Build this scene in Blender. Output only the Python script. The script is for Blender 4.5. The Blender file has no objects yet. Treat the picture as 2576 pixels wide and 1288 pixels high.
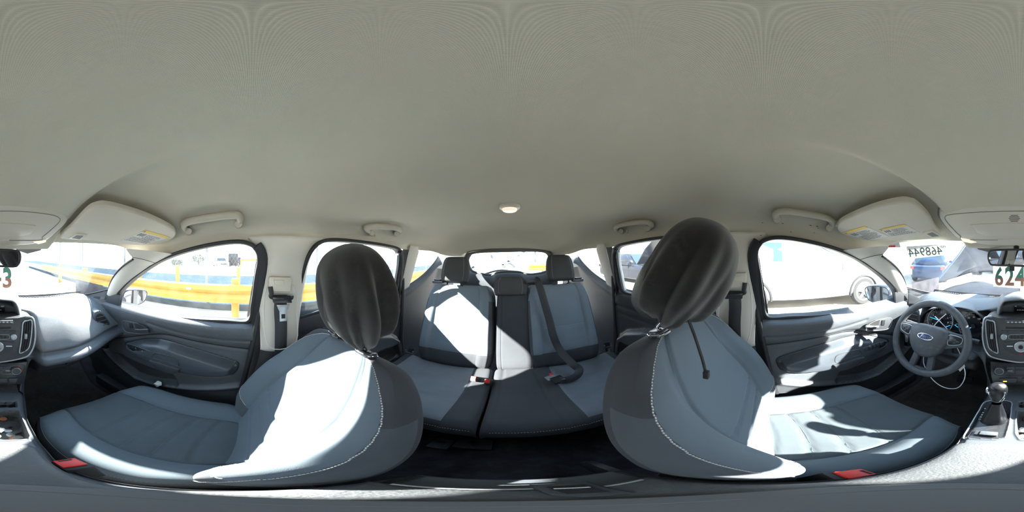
import bpy, bmesh, math, random
import numpy as np
from mathutils import Vector, Matrix
random.seed(7)
SC = bpy.context.scene
COL = SC.collection
CAMZ = 1.40                      # camera height above the yard; everything below is written relative to the camera
# ------------------------------------------------------------------ camera
KP = math.pi / 1288.0            # radians per pixel of the 2576 x 1288 panorama
U0 = 1277.0                      # column that looks straight back along the car
ROLL = math.radians(0.7)
cd = bpy.data.cameras.new('camera'); cd.type = 'PANO'
cd.panorama_type = 'EQUIRECTANGULAR'
cd.clip_start = 0.01; cd.clip_end = 300
cam = bpy.data.objects.new('camera', cd); COL.objects.link(cam); SC.camera = cam
yaw = (1288.0 - U0) * KP
_f = Vector((-math.sin(yaw), -math.cos(yaw), 0)); _u = Vector((0, 0, 1)); _r = _f.cross(_u)
_M = Matrix((_r, _u, -_f)).transposed()
_R = Matrix.Rotation(-ROLL, 3, 'Y')
cam.matrix_world = Matrix.Translation((0, 0, CAMZ)) @ (_R @ _M).to_4x4()

# ------------------------------------------------------------------ light
SUN_DIR = Vector((1.15, 0.92, 1.0)).normalized()      # towards the sun: front, passenger side, about 33 degrees up
sd = bpy.data.lights.new('sun', 'SUN'); sd.energy = 42.0; sd.angle = math.radians(0.9); sd.color = (1.0, 0.965, 0.90)
sun = bpy.data.objects.new('sun', sd); COL.objects.link(sun)
sun.rotation_euler = SUN_DIR.to_track_quat('Z', 'Y').to_euler()
w = bpy.data.worlds.new('sky'); SC.world = w; w.use_nodes = True
nt = w.node_tree; nt.nodes.clear()
out = nt.nodes.new('ShaderNodeOutputWorld'); bg = nt.nodes.new('ShaderNodeBackground')
tc = nt.nodes.new('ShaderNodeTexCoord'); sx = nt.nodes.new('ShaderNodeSeparateXYZ'); rp = nt.nodes.new('ShaderNodeValToRGB')
nt.links.new(tc.outputs['Generated'], sx.inputs[0]); nt.links.new(sx.outputs['Z'], rp.inputs[0])
rp.color_ramp.elements[0].position = 0.0; rp.color_ramp.elements[0].color = (0.88, 0.94, 1.0, 1)
rp.color_ramp.elements[1].position = 0.8; rp.color_ramp.elements[1].color = (0.50, 0.72, 1.0, 1)
nt.links.new(rp.outputs[0], bg.inputs['Color']); bg.inputs['Strength'].default_value = 4.2
nt.links.new(bg.outputs[0], out.inputs[0])
vs = SC.view_settings
vs.view_transform = 'Standard'; vs.look = 'None'; vs.gamma = 1.0; vs.use_curve_mapping = False; vs.exposure = 0.32
SC.cycles.max_bounces = 10; SC.cycles.diffuse_bounces = 6; SC.cycles.transparent_max_bounces = 16
SC.cycles.sample_clamp_indirect = 12.0

# ------------------------------------------------------------------ helpers
def D(u, v):                      # direction of a photo pixel
    t = (u - U0) * KP; p = (644 - v) * KP
    x = -math.sin(t) * math.cos(p); y = -math.cos(t) * math.cos(p); z = math.sin(p)
    return Vector((x * math.cos(ROLL) - z * math.sin(ROLL), y, z * math.cos(ROLL) + x * math.sin(ROLL)))
def PX(u, v, x): d = D(u, v); return d * (x / d.x)
def PY(u, v, y): d = D(u, v); return d * (y / d.y)
def PZ(u, v, z): d = D(u, v); return d * (z / d.z)
def PN(u, v, n, c): d = D(u, v); n = Vector(n); return d * (c / n.dot(d))
def PR(u, v, r): return D(u, v) * r
def lerp(a, b, t): return a + (b - a) * t
def sm(e0, e1, x):
    t = max(0.0, min(1.0, (x - e0) / (e1 - e0))); return t * t * (3 - 2 * t)
def gauss(d, w): return math.exp(-(d / w) ** 2)
def interp(tab, x):               # monotone-ish smooth table lookup, tab sorted by key
    ks = [k for k, _ in tab]
    if ks[0] > ks[-1]: tab = tab[::-1]; ks = ks[::-1]
    if x <= ks[0]: return tab[0][1]
    if x >= ks[-1]: return tab[-1][1]
    for i in range(len(ks) - 1):
        if x <= ks[i + 1]:
            t = (x - ks[i]) / (ks[i + 1] - ks[i])
            m = lambda j: (tab[min(j + 1, len(ks) - 1)][1] - tab[max(j - 1, 0)][1]) / (ks[min(j + 1, len(ks) - 1)] - ks[max(j - 1, 0)])
            h = ks[i + 1] - ks[i]; t2 = t * t; t3 = t2 * t
            return (2 * t3 - 3 * t2 + 1) * tab[i][1] + (t3 - 2 * t2 + t) * h * m(i) + (-2 * t3 + 3 * t2) * tab[i + 1][1] + (t3 - t2) * h * m(i + 1)
def crv(pts, n, closed=False):    # Catmull-Rom through points (any dimension)
    P = [np.array(p, float) for p in pts]; N = len(P); out = []
    segs = N if closed else N - 1
    for k in range(n if closed else n + 1):
        g = k / n * segs; i = min(int(g), segs - 1); t = g - i
        if closed: a, b, c, d = P[(i - 1) % N], P[i % N], P[(i + 1) % N], P[(i + 2) % N]
        else: a, b, c, d = P[max(i - 1, 0)], P[i], P[min(i + 1, N - 1)], P[min(i + 2, N - 1)]
        out.append(0.5 * ((2 * b) + (c - a) * t + (2 * a - 5 * b + 4 * c - d) * t * t + (3 * b - a - 3 * c + d) * t ** 3))
    return out
def V(p): return Vector((float(p[0]), float(p[1]), float(p[2])))

WO = {}                           # world origin of each object
def mk(name, verts, faces, mat, parent=None, smooth=True, mats=None, fm=None, origin=None):
    me = bpy.data.meshes.new(name)
    A = np.array([tuple(v) for v in verts], float)
    if origin is None:
        lo, hi = A.min(0), A.max(0); o = Vector(((lo[0] + hi[0]) / 2, (lo[1] + hi[1]) / 2, lo[2]))
    else: o = Vector(origin)
    A = A - np.array(o)
    me.from_pydata([tuple(v) for v in A], [], [tuple(f) for f in faces])
    me.update()
    for m in (mats or [mat]): me.materials.append(m)
    if fm: me.polygons.foreach_set('material_index', fm)
    if smooth:
        me.polygons.foreach_set('use_smooth', [True] * len(me.polygons))
    ob = bpy.data.objects.new(name, me); COL.objects.link(ob)
    put(ob, o, parent)
    return ob
def put(ob, o, parent):
    o = Vector(o); WO[ob] = o
    if parent is not None:
        ob.parent = parent; ob.location = o - WO[parent]
    else: ob.location = o
def edge_smooth(ob, ang=35):
    me = ob.data
    try: me.set_sharp_from_angle(angle=math.radians(ang))
    except Exception: pass
    return ob
def tag(o, label, cat, group=None, kind=None):
    o['label'] = label; o['category'] = cat
    if group: o['group'] = group
    if kind: o['kind'] = kind
    return o
def thing(name, label, cat, loc, group=None):
    o = bpy.data.objects.new(name, None); COL.objects.link(o); put(o, loc, None)
    o.empty_display_size = 0.05
    return tag(o, label, cat, group)
def struct(o): o['kind'] = 'structure'; return o
def grid_faces(nu, nv, cu=False):
    F = []
    mu = nu if cu else nu + 1
    for j in range(nv):
        for i in range(nu):
            a = j * mu + i; b = j * mu + (i + 1) % mu
            F.append((a, b, b + mu, a + mu))
    return F
def surf(name, f, nu, nv, mat, parent=None, cu=False, flip=False, thick=0, **k):
    mu = nu if cu else nu + 1
    Vv = [f(i / nu, j / nv) for j in range(nv + 1) for i in range(mu)]
    F = grid_faces(nu, nv, cu)
    if flip: F = [t[::-1] for t in F]
    o = mk(name, Vv, F, mat, parent, **k)
    if thick:
        m = o.modifiers.new('thickness', 'SOLIDIFY'); m.thickness = thick; m.offset = -1
    return o
def zoned(f, zone, nu, nv, mats, parent, cu=False, flip=False):
    """one smooth surface cut into one mesh per zone; zone(i,j) -> key, mats[key] = (part name, material)"""
    mu = nu if cu else nu + 1
    Vv = [f(i / nu, j / nv) for j in range(nv + 1) for i in range(mu)]
    F = grid_faces(nu, nv, cu); Z = {}
    for n, t in enumerate(F):
        j, i = divmod(n, nu); Z.setdefault(zone((i + .5) / nu, (j + .5) / nv), []).append(t[::-1] if flip else t)
    # shared vertex normals so that the cut does not show
    A = np.array([tuple(v) for v in Vv]); N = np.zeros_like(A)
    for fs in Z.values():
        fa = np.array(fs); n = np.cross(A[fa[:, 2]] - A[fa[:, 0]], A[fa[:, 3]] - A[fa[:, 1]])
        for c in range(4): np.add.at(N, fa[:, c], n)
    L = np.linalg.norm(N, axis=1); L[L == 0] = 1; N /= L[:, None]
    res = {}
    for k, fs in Z.items():
        if k is None: continue
        ids = sorted({i for t in fs for i in t}); mp = {g: l for l, g in enumerate(ids)}
        nm, mt = mats[k]
        o = mk(nm, [Vv[i] for i in ids], [tuple(mp[i] for i in t) for t in fs], mt, parent)
        o.data.normals_split_custom_set_from_vertices([tuple(N[i]) for i in ids])
        res[k] = o
    return res
def frames(P):
    T = [((P[min(i + 1, len(P) - 1)] - P[max(i - 1, 0)]).normalized()) for i in range(len(P))]
    n = T[0].orthogonal().normalized(); out = []
    for t in T:
        n = (n - t * n.dot(t)); n = n.normalized() if n.length > 1e-6 else t.orthogonal().normalized()
        out.append((t, n, t.cross(n)))
    return out
def ring_mesh(rings, cap=True, closed=False):
    n = len(rings[0]); Vv = [p for r in rings for p in r]; F = []
    m = len(rings)
    for j in range(m if closed else m - 1):
        a0 = j * n; b0 = ((j + 1) % m) * n
        for i in range(n):
            F.append((a0 + i, a0 + (i + 1) % n, b0 + (i + 1) % n, b0 + i))
    if cap and not closed:
        F.append(tuple(range(n))[::-1]); F.append(tuple((m - 1) * n + i for i in range(n)))
    return Vv, F
def tube_geo(P, r, n=10, closed=False, up=None, prof=None):
    P = [V(p) for p in P]; R = []
    if closed:
        Q = P
        fr = []
        N = len(Q); nn = None
        for i in range(N):
            t = (Q[(i + 1) % N] - Q[i - 1]).normalized(); fr.append(t)
        upv = Vector(up) if up else None
        for i, t in enumerate(fr):
            a = upv if upv else (Q[i] - sum(Q, Vector()) / N)
            a = (a - t * a.dot(t)).normalized(); fr[i] = (t, a, t.cross(a))
    else:
        fr = frames(P)
        if up:
            fr2 = []
            for t, _, _ in fr:
                a = Vector(up); a = (a - t * a.dot(t)).normalized(); fr2.append((t, a, t.cross(a)))
            fr = fr2
    for k, (p, (t, a, b)) in enumerate(zip(P, fr)):
        rr = r[k] if isinstance(r, (list, tuple)) else r
        if prof: R.append([p + a * (q[0]) + b * (q[1]) for q in prof])
        else: R.append([p + (a * math.cos(2 * math.pi * i / n) + b * math.sin(2 * math.pi * i / n)) * rr for i in range(n)])
    return ring_mesh(R, True, closed)
def tube(name, P, r, mat, parent=None, n=10, closed=False, up=None, prof=None, smooth=True):
    Vv, F = tube_geo(P, r, n, closed, up, prof)
    o = mk(name, Vv, F, mat, parent, smooth=smooth)
    return edge_smooth(o, 50)
def rprof(w, h, r=None, n=3):     # rounded rectangle profile
    r = min(w, h) * 0.35 if r is None else r; out = []
    for cx, cy, a0 in ((w/2-r, h/2-r, 0), (-w/2+r, h/2-r, 90), (-w/2+r, -h/2+r, 180), (w/2-r, -h/2+r, 270)):
        for k in range(n + 1):
            a = math.radians(a0 + 90 * k / n); out.append((cx + r * math.cos(a), cy + r * math.sin(a)))
    return out
def bm_out(bm, name, mat, parent, smooth=True, ang=40):
    bm.normal_update()
    Vv = [v.co.copy() for v in bm.verts]; bm.verts.index_update()
    F = [[v.index for v in f.verts] for f in bm.faces]; bm.free()
    return edge_smooth(mk(name, Vv, F, mat, parent, smooth=smooth), ang)
def basis(n, up=(0, 0, 1)):
    n = Vector(n).normalized(); up = Vector(up); x = up.cross(n)
    x = x.normalized() if x.length > 1e-5 else n.orthogonal().normalized()
    y = n.cross(x); return Matrix((x, y, n)).transposed()
def box_geo(bm, c, size, bev=0.0, rot=None, segs=2, taper=None):
    r = bmesh.ops.create_cube(bm, size=1.0)['verts']
    for v in r:
        v.co = Vector((v.co.x * size[0], v.co.y * size[1], v.co.z * size[2]))
        if taper and v.co.z > 0: v.co.x *= taper; v.co.y *= taper
    if bev:
        es = list({e for v in r for e in v.link_edges})
        r2 = bmesh.ops.bevel(bm, geom=es, offset=bev, segments=segs, profile=0.6, affect='EDGES')
        r = list(set(v for f in r2['faces'] for v in f.verts) | set(v for v in r if v.is_valid))
    M = (rot.to_4x4() if rot is not None else Matrix.Identity(4))
    for v in r: v.co = M @ v.co + Vector(c)
def rbox(name, c, size, mat, parent=None, bev=0.004, rot=None, segs=2, taper=None):
    bm = bmesh.new(); box_geo(bm, c, size, bev, rot, segs, taper)
    return bm_out(bm, name, mat, parent)
def slab(name, pts, n, th, mat, parent=None, bev=0.0, segs=2):
    """closed outline of 3D points given thickness th along n (n points to the viewer side), front edge rounded"""
    n = Vector(n).normalized(); bm = bmesh.new()
    fr = [bm.verts.new(V(p) + n * th) for p in pts]; bk = [bm.verts.new(V(p)) for p in pts]
    f = bm.faces.new(fr); N = len(pts)
    f.normal_update()
    if f.normal.dot(n) < 0: f.normal_flip()
    for i in range(N):
        j = (i + 1) % N; bm.faces.new((fr[i], fr[j], bk[j], bk[i]))
    g = bm.faces.new(bk)
    bmesh.ops.recalc_face_normals(bm, faces=bm.faces)
    if bev:
        es = [e for e in f.edges]
        bmesh.ops.bevel(bm, geom=es, offset=bev, segments=segs, profile=0.5, affect='EDGES')
    bmesh.ops.triangulate(bm, faces=[x for x in bm.faces if len(x.verts) > 4])
    return bm_out(bm, name, mat, parent, ang=30)
def lathe_geo(prof, c, axis, n=24):
    B = basis(axis, (0.3, 0.2, 1) if abs(Vector(axis).normalized().z) > .9 else (0, 0, 1)); c = Vector(c); R = []
    for r, h in prof:
        R.append([c + B @ Vector((max(r, 1e-4) * math.cos(2*math.pi*i/n), max(r, 1e-4) * math.sin(2*math.pi*i/n), h)) for i in range(n)])
    return ring_mesh(R, True)
def lathe(name, prof, c, axis, mat, parent=None, n=24):
    Vv, F = lathe_geo(prof, c, axis, n); return edge_smooth(mk(name, Vv, F, mat, parent), 35)
def join_geo(parts):
    Vv, F = [], []
    for v, f in parts:
        o = len(Vv); Vv += list(v); F += [tuple(i + o for i in t) for t in f]
    return Vv, F
def text(name, s, c, n, up, size, mat, parent=None, ext=0.0006, mirror=False, shear=0.0, bold=0.0, align='CENTER'):
    cu = bpy.data.curves.new(name, 'FONT'); cu.body = s; cu.size = size; cu.extrude = ext; cu.shear = shear; cu.offset = bold
    cu.align_x = align; cu.align_y = 'CENTER'; cu.resolution_u = 3
    t = bpy.data.objects.new(name, cu); COL.objects.link(t)
    me = bpy.data.meshes.new_from_object(t.evaluated_get(bpy.context.evaluated_depsgraph_get()))
    bpy.data.objects.remove(t); bpy.data.curves.remove(cu)
    B = basis(n, up); c = Vector(c)
    Vv = [c + B @ Vector((-v.co.x if mirror else v.co.x, v.co.y, v.co.z)) for v in me.vertices]
    F = [tuple(p.vertices) for p in me.polygons]
    bpy.data.meshes.remove(me)
    return mk(name, Vv, F, mat, parent, smooth=False)
def text_quad(name, s, quad, n, material, parent=None, ext=0.0004, mirror=False, bold=0.0):
    """lettering stretched to fill the quad a b c d (top left, top right, bottom right, bottom left)"""
    o = text(name, s, (0, 0, 0), (0, 0, 1), (0, 1, 0), 1.0, material, parent, ext=0.01, bold=bold)
    A = np.array([v.co for v in o.data.vertices]); lo, hi = A.min(0), A.max(0); a, b, c, d = [Vector(q) for q in quad]; n = Vector(n).normalized()
    W = []
    for p in A:
        u, v, h = (p - lo) / (hi - lo)
        if mirror: u = 1 - u
        W.append(d.lerp(c, u).lerp(a.lerp(b, u), v) + n * (h * ext))
    ctr = sum(W, Vector()) / len(W)
    o.data.vertices.foreach_set('co', [x for p in W for x in (p - ctr)]); o.data.update()
    put(o, ctr, parent)
    return o
def poly_sdf(pts):                # signed distance (positive inside) to a closed 2D polygon
    P = np.array(pts, float); Q = np.roll(P, -1, 0)
    def f(x, y):
        d = Q - P; w_ = np.array([x, y]) - P
        t = np.clip((w_ * d).sum(1) / (d * d).sum(1), 0, 1)
        dist = np.sqrt((((w_ - d * t[:, None])) ** 2).sum(1)).min()
        c = ((P[:, 1] > y) != (Q[:, 1] > y))
        with np.errstate(divide='ignore', invalid='ignore'):
            xi = (Q[:, 0] - P[:, 0]) * (y - P[:, 1]) / (Q[:, 1] - P[:, 1]) + P[:, 0]
        ins = (np.sum(c & (x < xi)) % 2) == 1
        return dist if ins else -dist
    return f
def line_dist(pts):
    P = np.array(pts, float)[:-1]; Q = np.array(pts, float)[1:]; d = Q - P; dd = (d * d).sum(1)
    def f(x, y):
        w_ = np.array([x, y]) - P; t = np.clip((w_ * d).sum(1) / dd, 0, 1)
        return np.sqrt(((w_ - d * t[:, None]) ** 2).sum(1)).min()
    return f
def copy_tree(o, parent=None, seen=None):
    c = o.copy(); COL.objects.link(c)
    if parent: c.parent = parent
    for ch in list(o.children): copy_tree(ch, c)
    return c
# ------------------------------------------------------------------ materials
def srgb(r, g, b):
    f = lambda c: c / 12.92 if c <= 0.04045 else ((c + 0.055) / 1.055) ** 2.4
    return tuple(f(x / 255.0) for x in (r, g, b)) + (1.0,)
def mat(name, col, rough=0.6, metal=0.0, spec=0.5, bump=0.0, bscale=200.0, var=0.0, vscale=6.0, weave=0.0, emit=None, alpha=None, sheen=0.0, dust=0.0):
    m = bpy.data.materials.new(name); m.use_nodes = True; nt = m.node_tree; b = nt.nodes['Principled BSDF']
    col = col if len(col) == 4 else tuple(col) + (1,)
    b.inputs['Base Color'].default_value = col; b.inputs['Roughness'].default_value = rough
    b.inputs['Metallic'].default_value = metal; b.inputs['Specular IOR Level'].default_value = spec
    if sheen: b.inputs['Sheen Weight'].default_value = sheen
    L = nt.links; tcn = nt.nodes.new('ShaderNodeTexCoord')
    src = None
    if var or dust or weave:
        ns = nt.nodes.new('ShaderNodeTexNoise'); ns.inputs['Scale'].default_value = vscale; ns.inputs['Detail'].default_value = 6
        L.new(tcn.outputs['Object'], ns.inputs['Vector'])
        mx = nt.nodes.new('ShaderNodeMix'); mx.data_type = 'RGBA'
        k = var
        mx.inputs['A'].default_value = tuple(c * (1 - k) for c in col[:3]) + (1,); mx.inputs['B'].default_value = tuple(min(1, c * (1 + k)) for c in col[:3]) + (1,)
        rm = nt.nodes.new('ShaderNodeMapRange'); rm.inputs['From Min'].default_value = 0.3; rm.inputs['From Max'].default_value = 0.7
        L.new(ns.outputs['Fac'], rm.inputs['Value']); L.new(rm.outputs[0], mx.inputs['Factor'])
        src = mx.outputs['Result']
        if dust:
            n2 = nt.nodes.new('ShaderNodeTexNoise'); n2.inputs['Scale'].default_value = 55; n2.inputs['Detail'].default_value = 10; n2.inputs['Roughness'].default_value = .75
            L.new(tcn.outputs['Object'], n2.inputs['Vector'])
            r2 = nt.nodes.new('ShaderNodeMapRange'); r2.inputs['From Min'].default_value = 0.52; r2.inputs['From Max'].default_value = 0.75; r2.inputs['To Max'].default_value = dust
            L.new(n2.outputs['Fac'], r2.inputs['Value'])
            m2 = nt.nodes.new('ShaderNodeMix'); m2.data_type = 'RGBA'; L.new(r2.outputs[0], m2.inputs['Factor']); L.new(src, m2.inputs['A']); m2.inputs['B'].default_value = (.42, .40, .36, 1)
            src = m2.outputs['Result']
    hsrc = None
    if weave:
        hs = []
        for ax in ('X', 'Y'):
            wv = nt.nodes.new('ShaderNodeTexWave'); wv.bands_direction = ax; wv.inputs['Scale'].default_value = weave; L.new(tcn.outputs['Object'], wv.inputs['Vector']); hs.append(wv)
        mu = nt.nodes.new('ShaderNodeMath'); mu.operation = 'MULTIPLY'; L.new(hs[0].outputs['Fac'], mu.inputs[0]); L.new(hs[1].outputs['Fac'], mu.inputs[1])
        m3 = nt.nodes.new('ShaderNodeMix'); m3.data_type = 'RGBA'; m3.blend_type = 'MULTIPLY'
        r3 = nt.nodes.new('ShaderNodeMapRange'); r3.inputs['To Min'].default_value = 1.0; r3.inputs['To Max'].default_value = 0.80
        L.new(mu.outputs[0], r3.inputs['Value']); L.new(src, m3.inputs['A']); L.new(r3.outputs[0], m3.inputs['B']); m3.inputs['Factor'].default_value = 1.0
        src = m3.outputs['Result']; hsrc = mu.outputs[0]
    if src: L.new(src, b.inputs['Base Color'])
    if bump:
        bp = nt.nodes.new('ShaderNodeBump'); bp.inputs['Strength'].default_value = bump; bp.inputs['Distance'].default_value = 0.002
        if hsrc is None:
            nb = nt.nodes.new('ShaderNodeTexNoise'); nb.inputs['Scale'].default_value = bscale; nb.inputs['Detail'].default_value = 4
            L.new(tcn.outputs['Object'], nb.inputs['Vector']); hsrc = nb.outputs['Fac']
        L.new(hsrc, bp.inputs['Height']); L.new(bp.outputs[0], b.inputs['Normal'])
    if emit:
        b.inputs['Emission Color'].default_value = tuple(emit[:3]) + (1,); b.inputs['Emission Strength'].default_value = emit[3]
    return m
def glass_mat(name, tint=(0.93, 0.96, 0.95), dust=0.05, refl=0.5):
    m = bpy.data.materials.new(name); m.use_nodes = True; nt = m.node_tree; nt.nodes.clear(); L = nt.links
    o = nt.nodes.new('ShaderNodeOutputMaterial'); t = nt.nodes.new('ShaderNodeBsdfTransparent'); g = nt.nodes.new('ShaderNodeBsdfGlossy'); d = nt.nodes.new('ShaderNodeBsdfTranslucent'); 
    t.inputs[0].default_value = tint + (1,); g.inputs['Roughness'].default_value = 0.02; d.inputs[0].default_value = (.8, .8, .78, 1)
    lw = nt.nodes.new('ShaderNodeLayerWeight'); lw.inputs['Blend'].default_value = 0.12
    sc = nt.nodes.new('ShaderNodeMath'); sc.operation = 'MULTIPLY'; sc.inputs[1].default_value = refl; L.new(lw.outputs['Fresnel'], sc.inputs[0])
    a = nt.nodes.new('ShaderNodeMixShader'); L.new(sc.outputs[0], a.inputs[0]); L.new(t.outputs[0], a.inputs[1]); L.new(g.outputs[0], a.inputs[2])
    ns = nt.nodes.new('ShaderNodeTexNoise'); ns.inputs['Scale'].default_value = 14; ns.inputs['Detail'].default_value = 8
    tcn = nt.nodes.new('ShaderNodeTexCoord'); L.new(tcn.outputs['Object'], ns.inputs['Vector'])
    r = nt.nodes.new('ShaderNodeMapRange'); r.inputs['From Min'].default_value = .35; r.inputs['From Max'].default_value = .75; r.inputs['To Min'].default_value = dust * .4; r.inputs['To Max'].default_value = dust * 1.8
    L.new(ns.outputs['Fac'], r.inputs['Value'])
    b = nt.nodes.new('ShaderNodeMixShader'); L.new(r.outputs[0], b.inputs[0]); L.new(a.outputs[0], b.inputs[1]); L.new(d.outputs[0], b.inputs[2]); L.new(b.outputs[0], o.inputs[0])
    return m
M = {}
M['liner']  = mat('headliner_fabric', (.61, .575, .475), .95, spec=.1, bump=.35, weave=260, var=.05, vscale=2.2)
M['beige']  = mat('beige_trim_plastic', (.62, .59, .53), .55, bump=.08, bscale=500, var=.03, vscale=5)
M['visor']  = mat('visor_vinyl', (.60, .56, .47), .7, bump=.1, bscale=600, var=.05, vscale=9)
M['clip']   = mat('beige_gloss_plastic', (.62, .58, .50), .35)
M['plast']  = mat('dark_grain_plastic', (.040, .044, .050), .48, bump=.25, bscale=420, var=.12, vscale=8, dust=.05)
M['soft']   = mat('soft_dash_skin', (.078, .087, .098), .52, bump=.3, bscale=380, var=.1, vscale=6, dust=.06)
M['gloss']  = mat('satin_black_plastic', (.022, .024, .028), .25, var=.1, dust=.06)
M['black']  = mat('matt_black', (.012, .012, .014), .7)
M['rubber'] = mat('black_rubber', (.016, .017, .020), .55, bump=.1)
M['silver'] = mat('silver_plastic', (.42, .44, .47), .35, metal=.6)
M['chrome'] = mat('chrome', (.75, .76, .78), .12, metal=1.0)
M['fab_l']  = mat('light_seat_cloth', (.112, .140, .164), .9, spec=.2, bump=.3, bscale=900, var=.06, vscale=7, sheen=.1)
M['fab_i']  = mat('insert_seat_cloth', (.082, .099, .112), .9, spec=.2, bump=.3, bscale=900, var=.10, vscale=9, sheen=.1)
M['fab_d']  = mat('charcoal_seat_cloth', (.074, .085, .098), .9, spec=.2, bump=.3, bscale=700, var=.08, vscale=7, sheen=.1)
M['fab_dd'] = mat('dark_seat_cloth', (.054, .058, .066), .9, spec=.2, bump=.3, bscale=700, var=.10, vscale=7, sheen=.05)
M['fab_r'] = mat('rear_brightened_cloth', (.165, .20, .235), .9, spec=.2, bump=.3, bscale=900, var=.06, vscale=7, sheen=.1)  # light seat cloth brightened to make up for weak light in the rear
M['knob'] = mat('shade_dark_knob_skin', (.010, .011, .014), .4)  # lever skin darkened to stand for the shade it sits in
M['stitch'] = mat('pale_stitching', (.50, .50, .49), .8)
M['cloth']  = mat('black_jersey', (.021, .020, .020), .95, spec=.15, bump=.35, bscale=1200, var=.25, vscale=18, sheen=.25, dust=.04)
M['leather']= mat('dark_leather', (.050, .049, .046), .45, bump=.5, bscale=260, var=.1)
M['pad'] = mat('dusty_dash_pad', (.112, .120, .130), .5, bump=.3, bscale=380, var=.08, vscale=6, dust=.10)
M['belt']   = mat('seat_belt_webbing', (.030, .032, .036), .6, bump=.2, bscale=900)
M['red']    = mat('red_buckle_plastic', (.62, .030, .022), .4)
M['carpet'] = mat('floor_carpet', (.055, .052, .060), .98, spec=.1, bump=.8, bscale=500, var=.35, vscale=14, dust=.05)
M['mat']    = mat('floor_mat_rubber', (.055, .050, .046), .7, bump=.4, bscale=200, var=.3, vscale=10, dust=.10)
M['white']  = mat('white_paper', (.78, .78, .76), .7)
M['yellow_l'] = mat('yellow_label', (.75, .52, .10), .6)
M['ink']    = mat('label_ink', (.12, .12, .13), .7)
M['screen'] = mat('dark_screen', (.012, .013, .016), .12)
M['needle'] = mat('blue_needle', (.05, .45, .70), .4, emit=(.05, .55, .95, .9))
M['dial']   = mat('dial_marks', (.75, .78, .80), .5)
M['lamp']   = mat('lamp_lens', (.85, .80, .72), .3, emit=(1.0, .82, .62, .55))
M['glass']  = glass_mat('window_glass', dust=.014)
M['wind']   = glass_mat('windshield_glass', dust=.004, refl=.3)
M['mirror'] = mat('mirror_glass', (.80, .83, .86), .02, metal=1.0)
M['ledge']  = mat('blue_grey_trim', (.075, .085, .098), .42, bump=.2, bscale=420, var=.1, vscale=8, dust=.05)
M['stack']  = mat('stack_fascia', (.050, .052, .056), .38, bump=.1, bscale=500, var=.1, dust=.10)
M['wheel']  = mat('worn_wheel_skin', (.062, .068, .078), .5, bump=.4, bscale=320, var=.15, vscale=14, dust=.16)
M['cord']   = mat('white_cord_skin', (.80, .80, .84), .45)
M['tray']   = mat('dusty_tray', (.060, .062, .062), .6, bump=.4, bscale=160, var=.3, vscale=14, dust=.35)
M['stand']  = mat('stand_rubber', (.125, .125, .127), .8, spec=.2, bump=.1)
M['tgate']  = mat('tailgate_frame', (.16, .155, .145), .6)
M['release']= mat('release_plastic', (.10, .12, .15), .35)
# ================================================================== body shell
# ---- headliner
Z_C = [(.66,.040),(.58,.075),(.48,.125),(.35,.160),(.2,.180),(0,.192),(-.3,.198),(-.7,.196),(-1.05,.178),(-1.3,.140),(-1.55,.082),(-1.72,.058)]
Z_E = [(.60,-.10),(.46,-.052),(.40,-.022),(.26,.034),(.1,.052),(-.05,.056),(-.2,.058),(-.4,.072),(-.6,.068),(-.8,.050),(-1.0,.050),(-1.2,.045),(-1.42,.010),(-1.72,.0)]
W_E = [(.60,.56),(.46,.605),(.40,.616),(.26,.620),(.1,.618),(-.05,.612),(-.4,.610),(-.8,.612),(-1.0,.612),(-1.2,.60),(-1.45,.55),(-1.72,.455)]
def liner_z(x, y):
    W = interp(W_E, y); t = min(1.0, abs(x) / W); zc = interp(Z_C, y); ze = interp(Z_E, y)
    z = ze + (zc - ze) * (1 - t ** 2.6) ** (1 / 2.2)
    # visor recess: the strip in the middle hangs lower than the sides, dying out behind the seats
    amp = .028 * sm(-.10, .42, y)
    z += amp * (sm(.208, .236, abs(x)) - .5) * sm(1.0, .82, t) * 1.0
    return z
def liner_f(s, t):
    xs = 2 * s - 1
    xs = math.copysign(abs(xs) ** .85, xs)
    yf = .655 - .195 * abs(xs) ** 2.4
    y = lerp(yf, -1.70, t)
    x = xs * interp(W_E, y)
    return Vector((x, y, liner_z(x, y)))
struct(surf('ceiling', liner_f, 150, 130, M['liner']))
def on_liner(u, v):               # where a photo pixel meets the headliner
    d = D(u, v); lo, hi = .02, 3.0; k = .05
    while k < 3:
        p = d * k
        if p.y < .65 and abs(p.x) < interp(W_E, p.y) and p.z > liner_z(p.x, p.y): return p
        k += .004
    return d * .6

GN = (1, 0, .30); GC = .616       # plane of the side glass (passenger side, x > 0)
def side(p, sx): return Vector((p[0] * sx, p[1], p[2]))
W_FRONT = [(302,768),(345,778),(400,786),(480,797),(560,801),(622,802),(632,760),(640,700),(647,655),(640,628),(620,616),(590,613),(540,619),(480,632),(430,648),(390,667),(345,698),(318,722),(303,742)]
W_REAR = [(742,790),(800,778),(860,765),(925,750),(985,735),(996,690),(1002,645),(996,629),(960,620),(900,612),(840,608),(806,613),(784,632),(768,665),(753,725)]
W_QUART = [(1037,722),(1060,708),(1080,690),(1096,665),(1103,648),(1075,637),(1043,629),(1039,640),(1038,680)]
def win_pts(px, n=(1,0,.30), c=.616): return [PN(u, v, n, c) for u, v in px]
def in_out(pts, k, n=None):       # scale outline about its centre
    c = sum(pts, Vector()) / len(pts); return [c + (p - c) * k for p in pts]

def offset_outline(pts, d):       # push outline outward in its (y,z) plane
    N = len(pts); out = []; c = sum(pts, Vector()) / N
    for i in range(N):
        t = (pts[(i + 1) % N] - pts[i - 1]); n = Vector((0, t.z, -t.y)).normalized()
        if n.dot(pts[i] - c) < 0: n = -n
        out.append(pts[i] + n * d)
    return out
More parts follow.
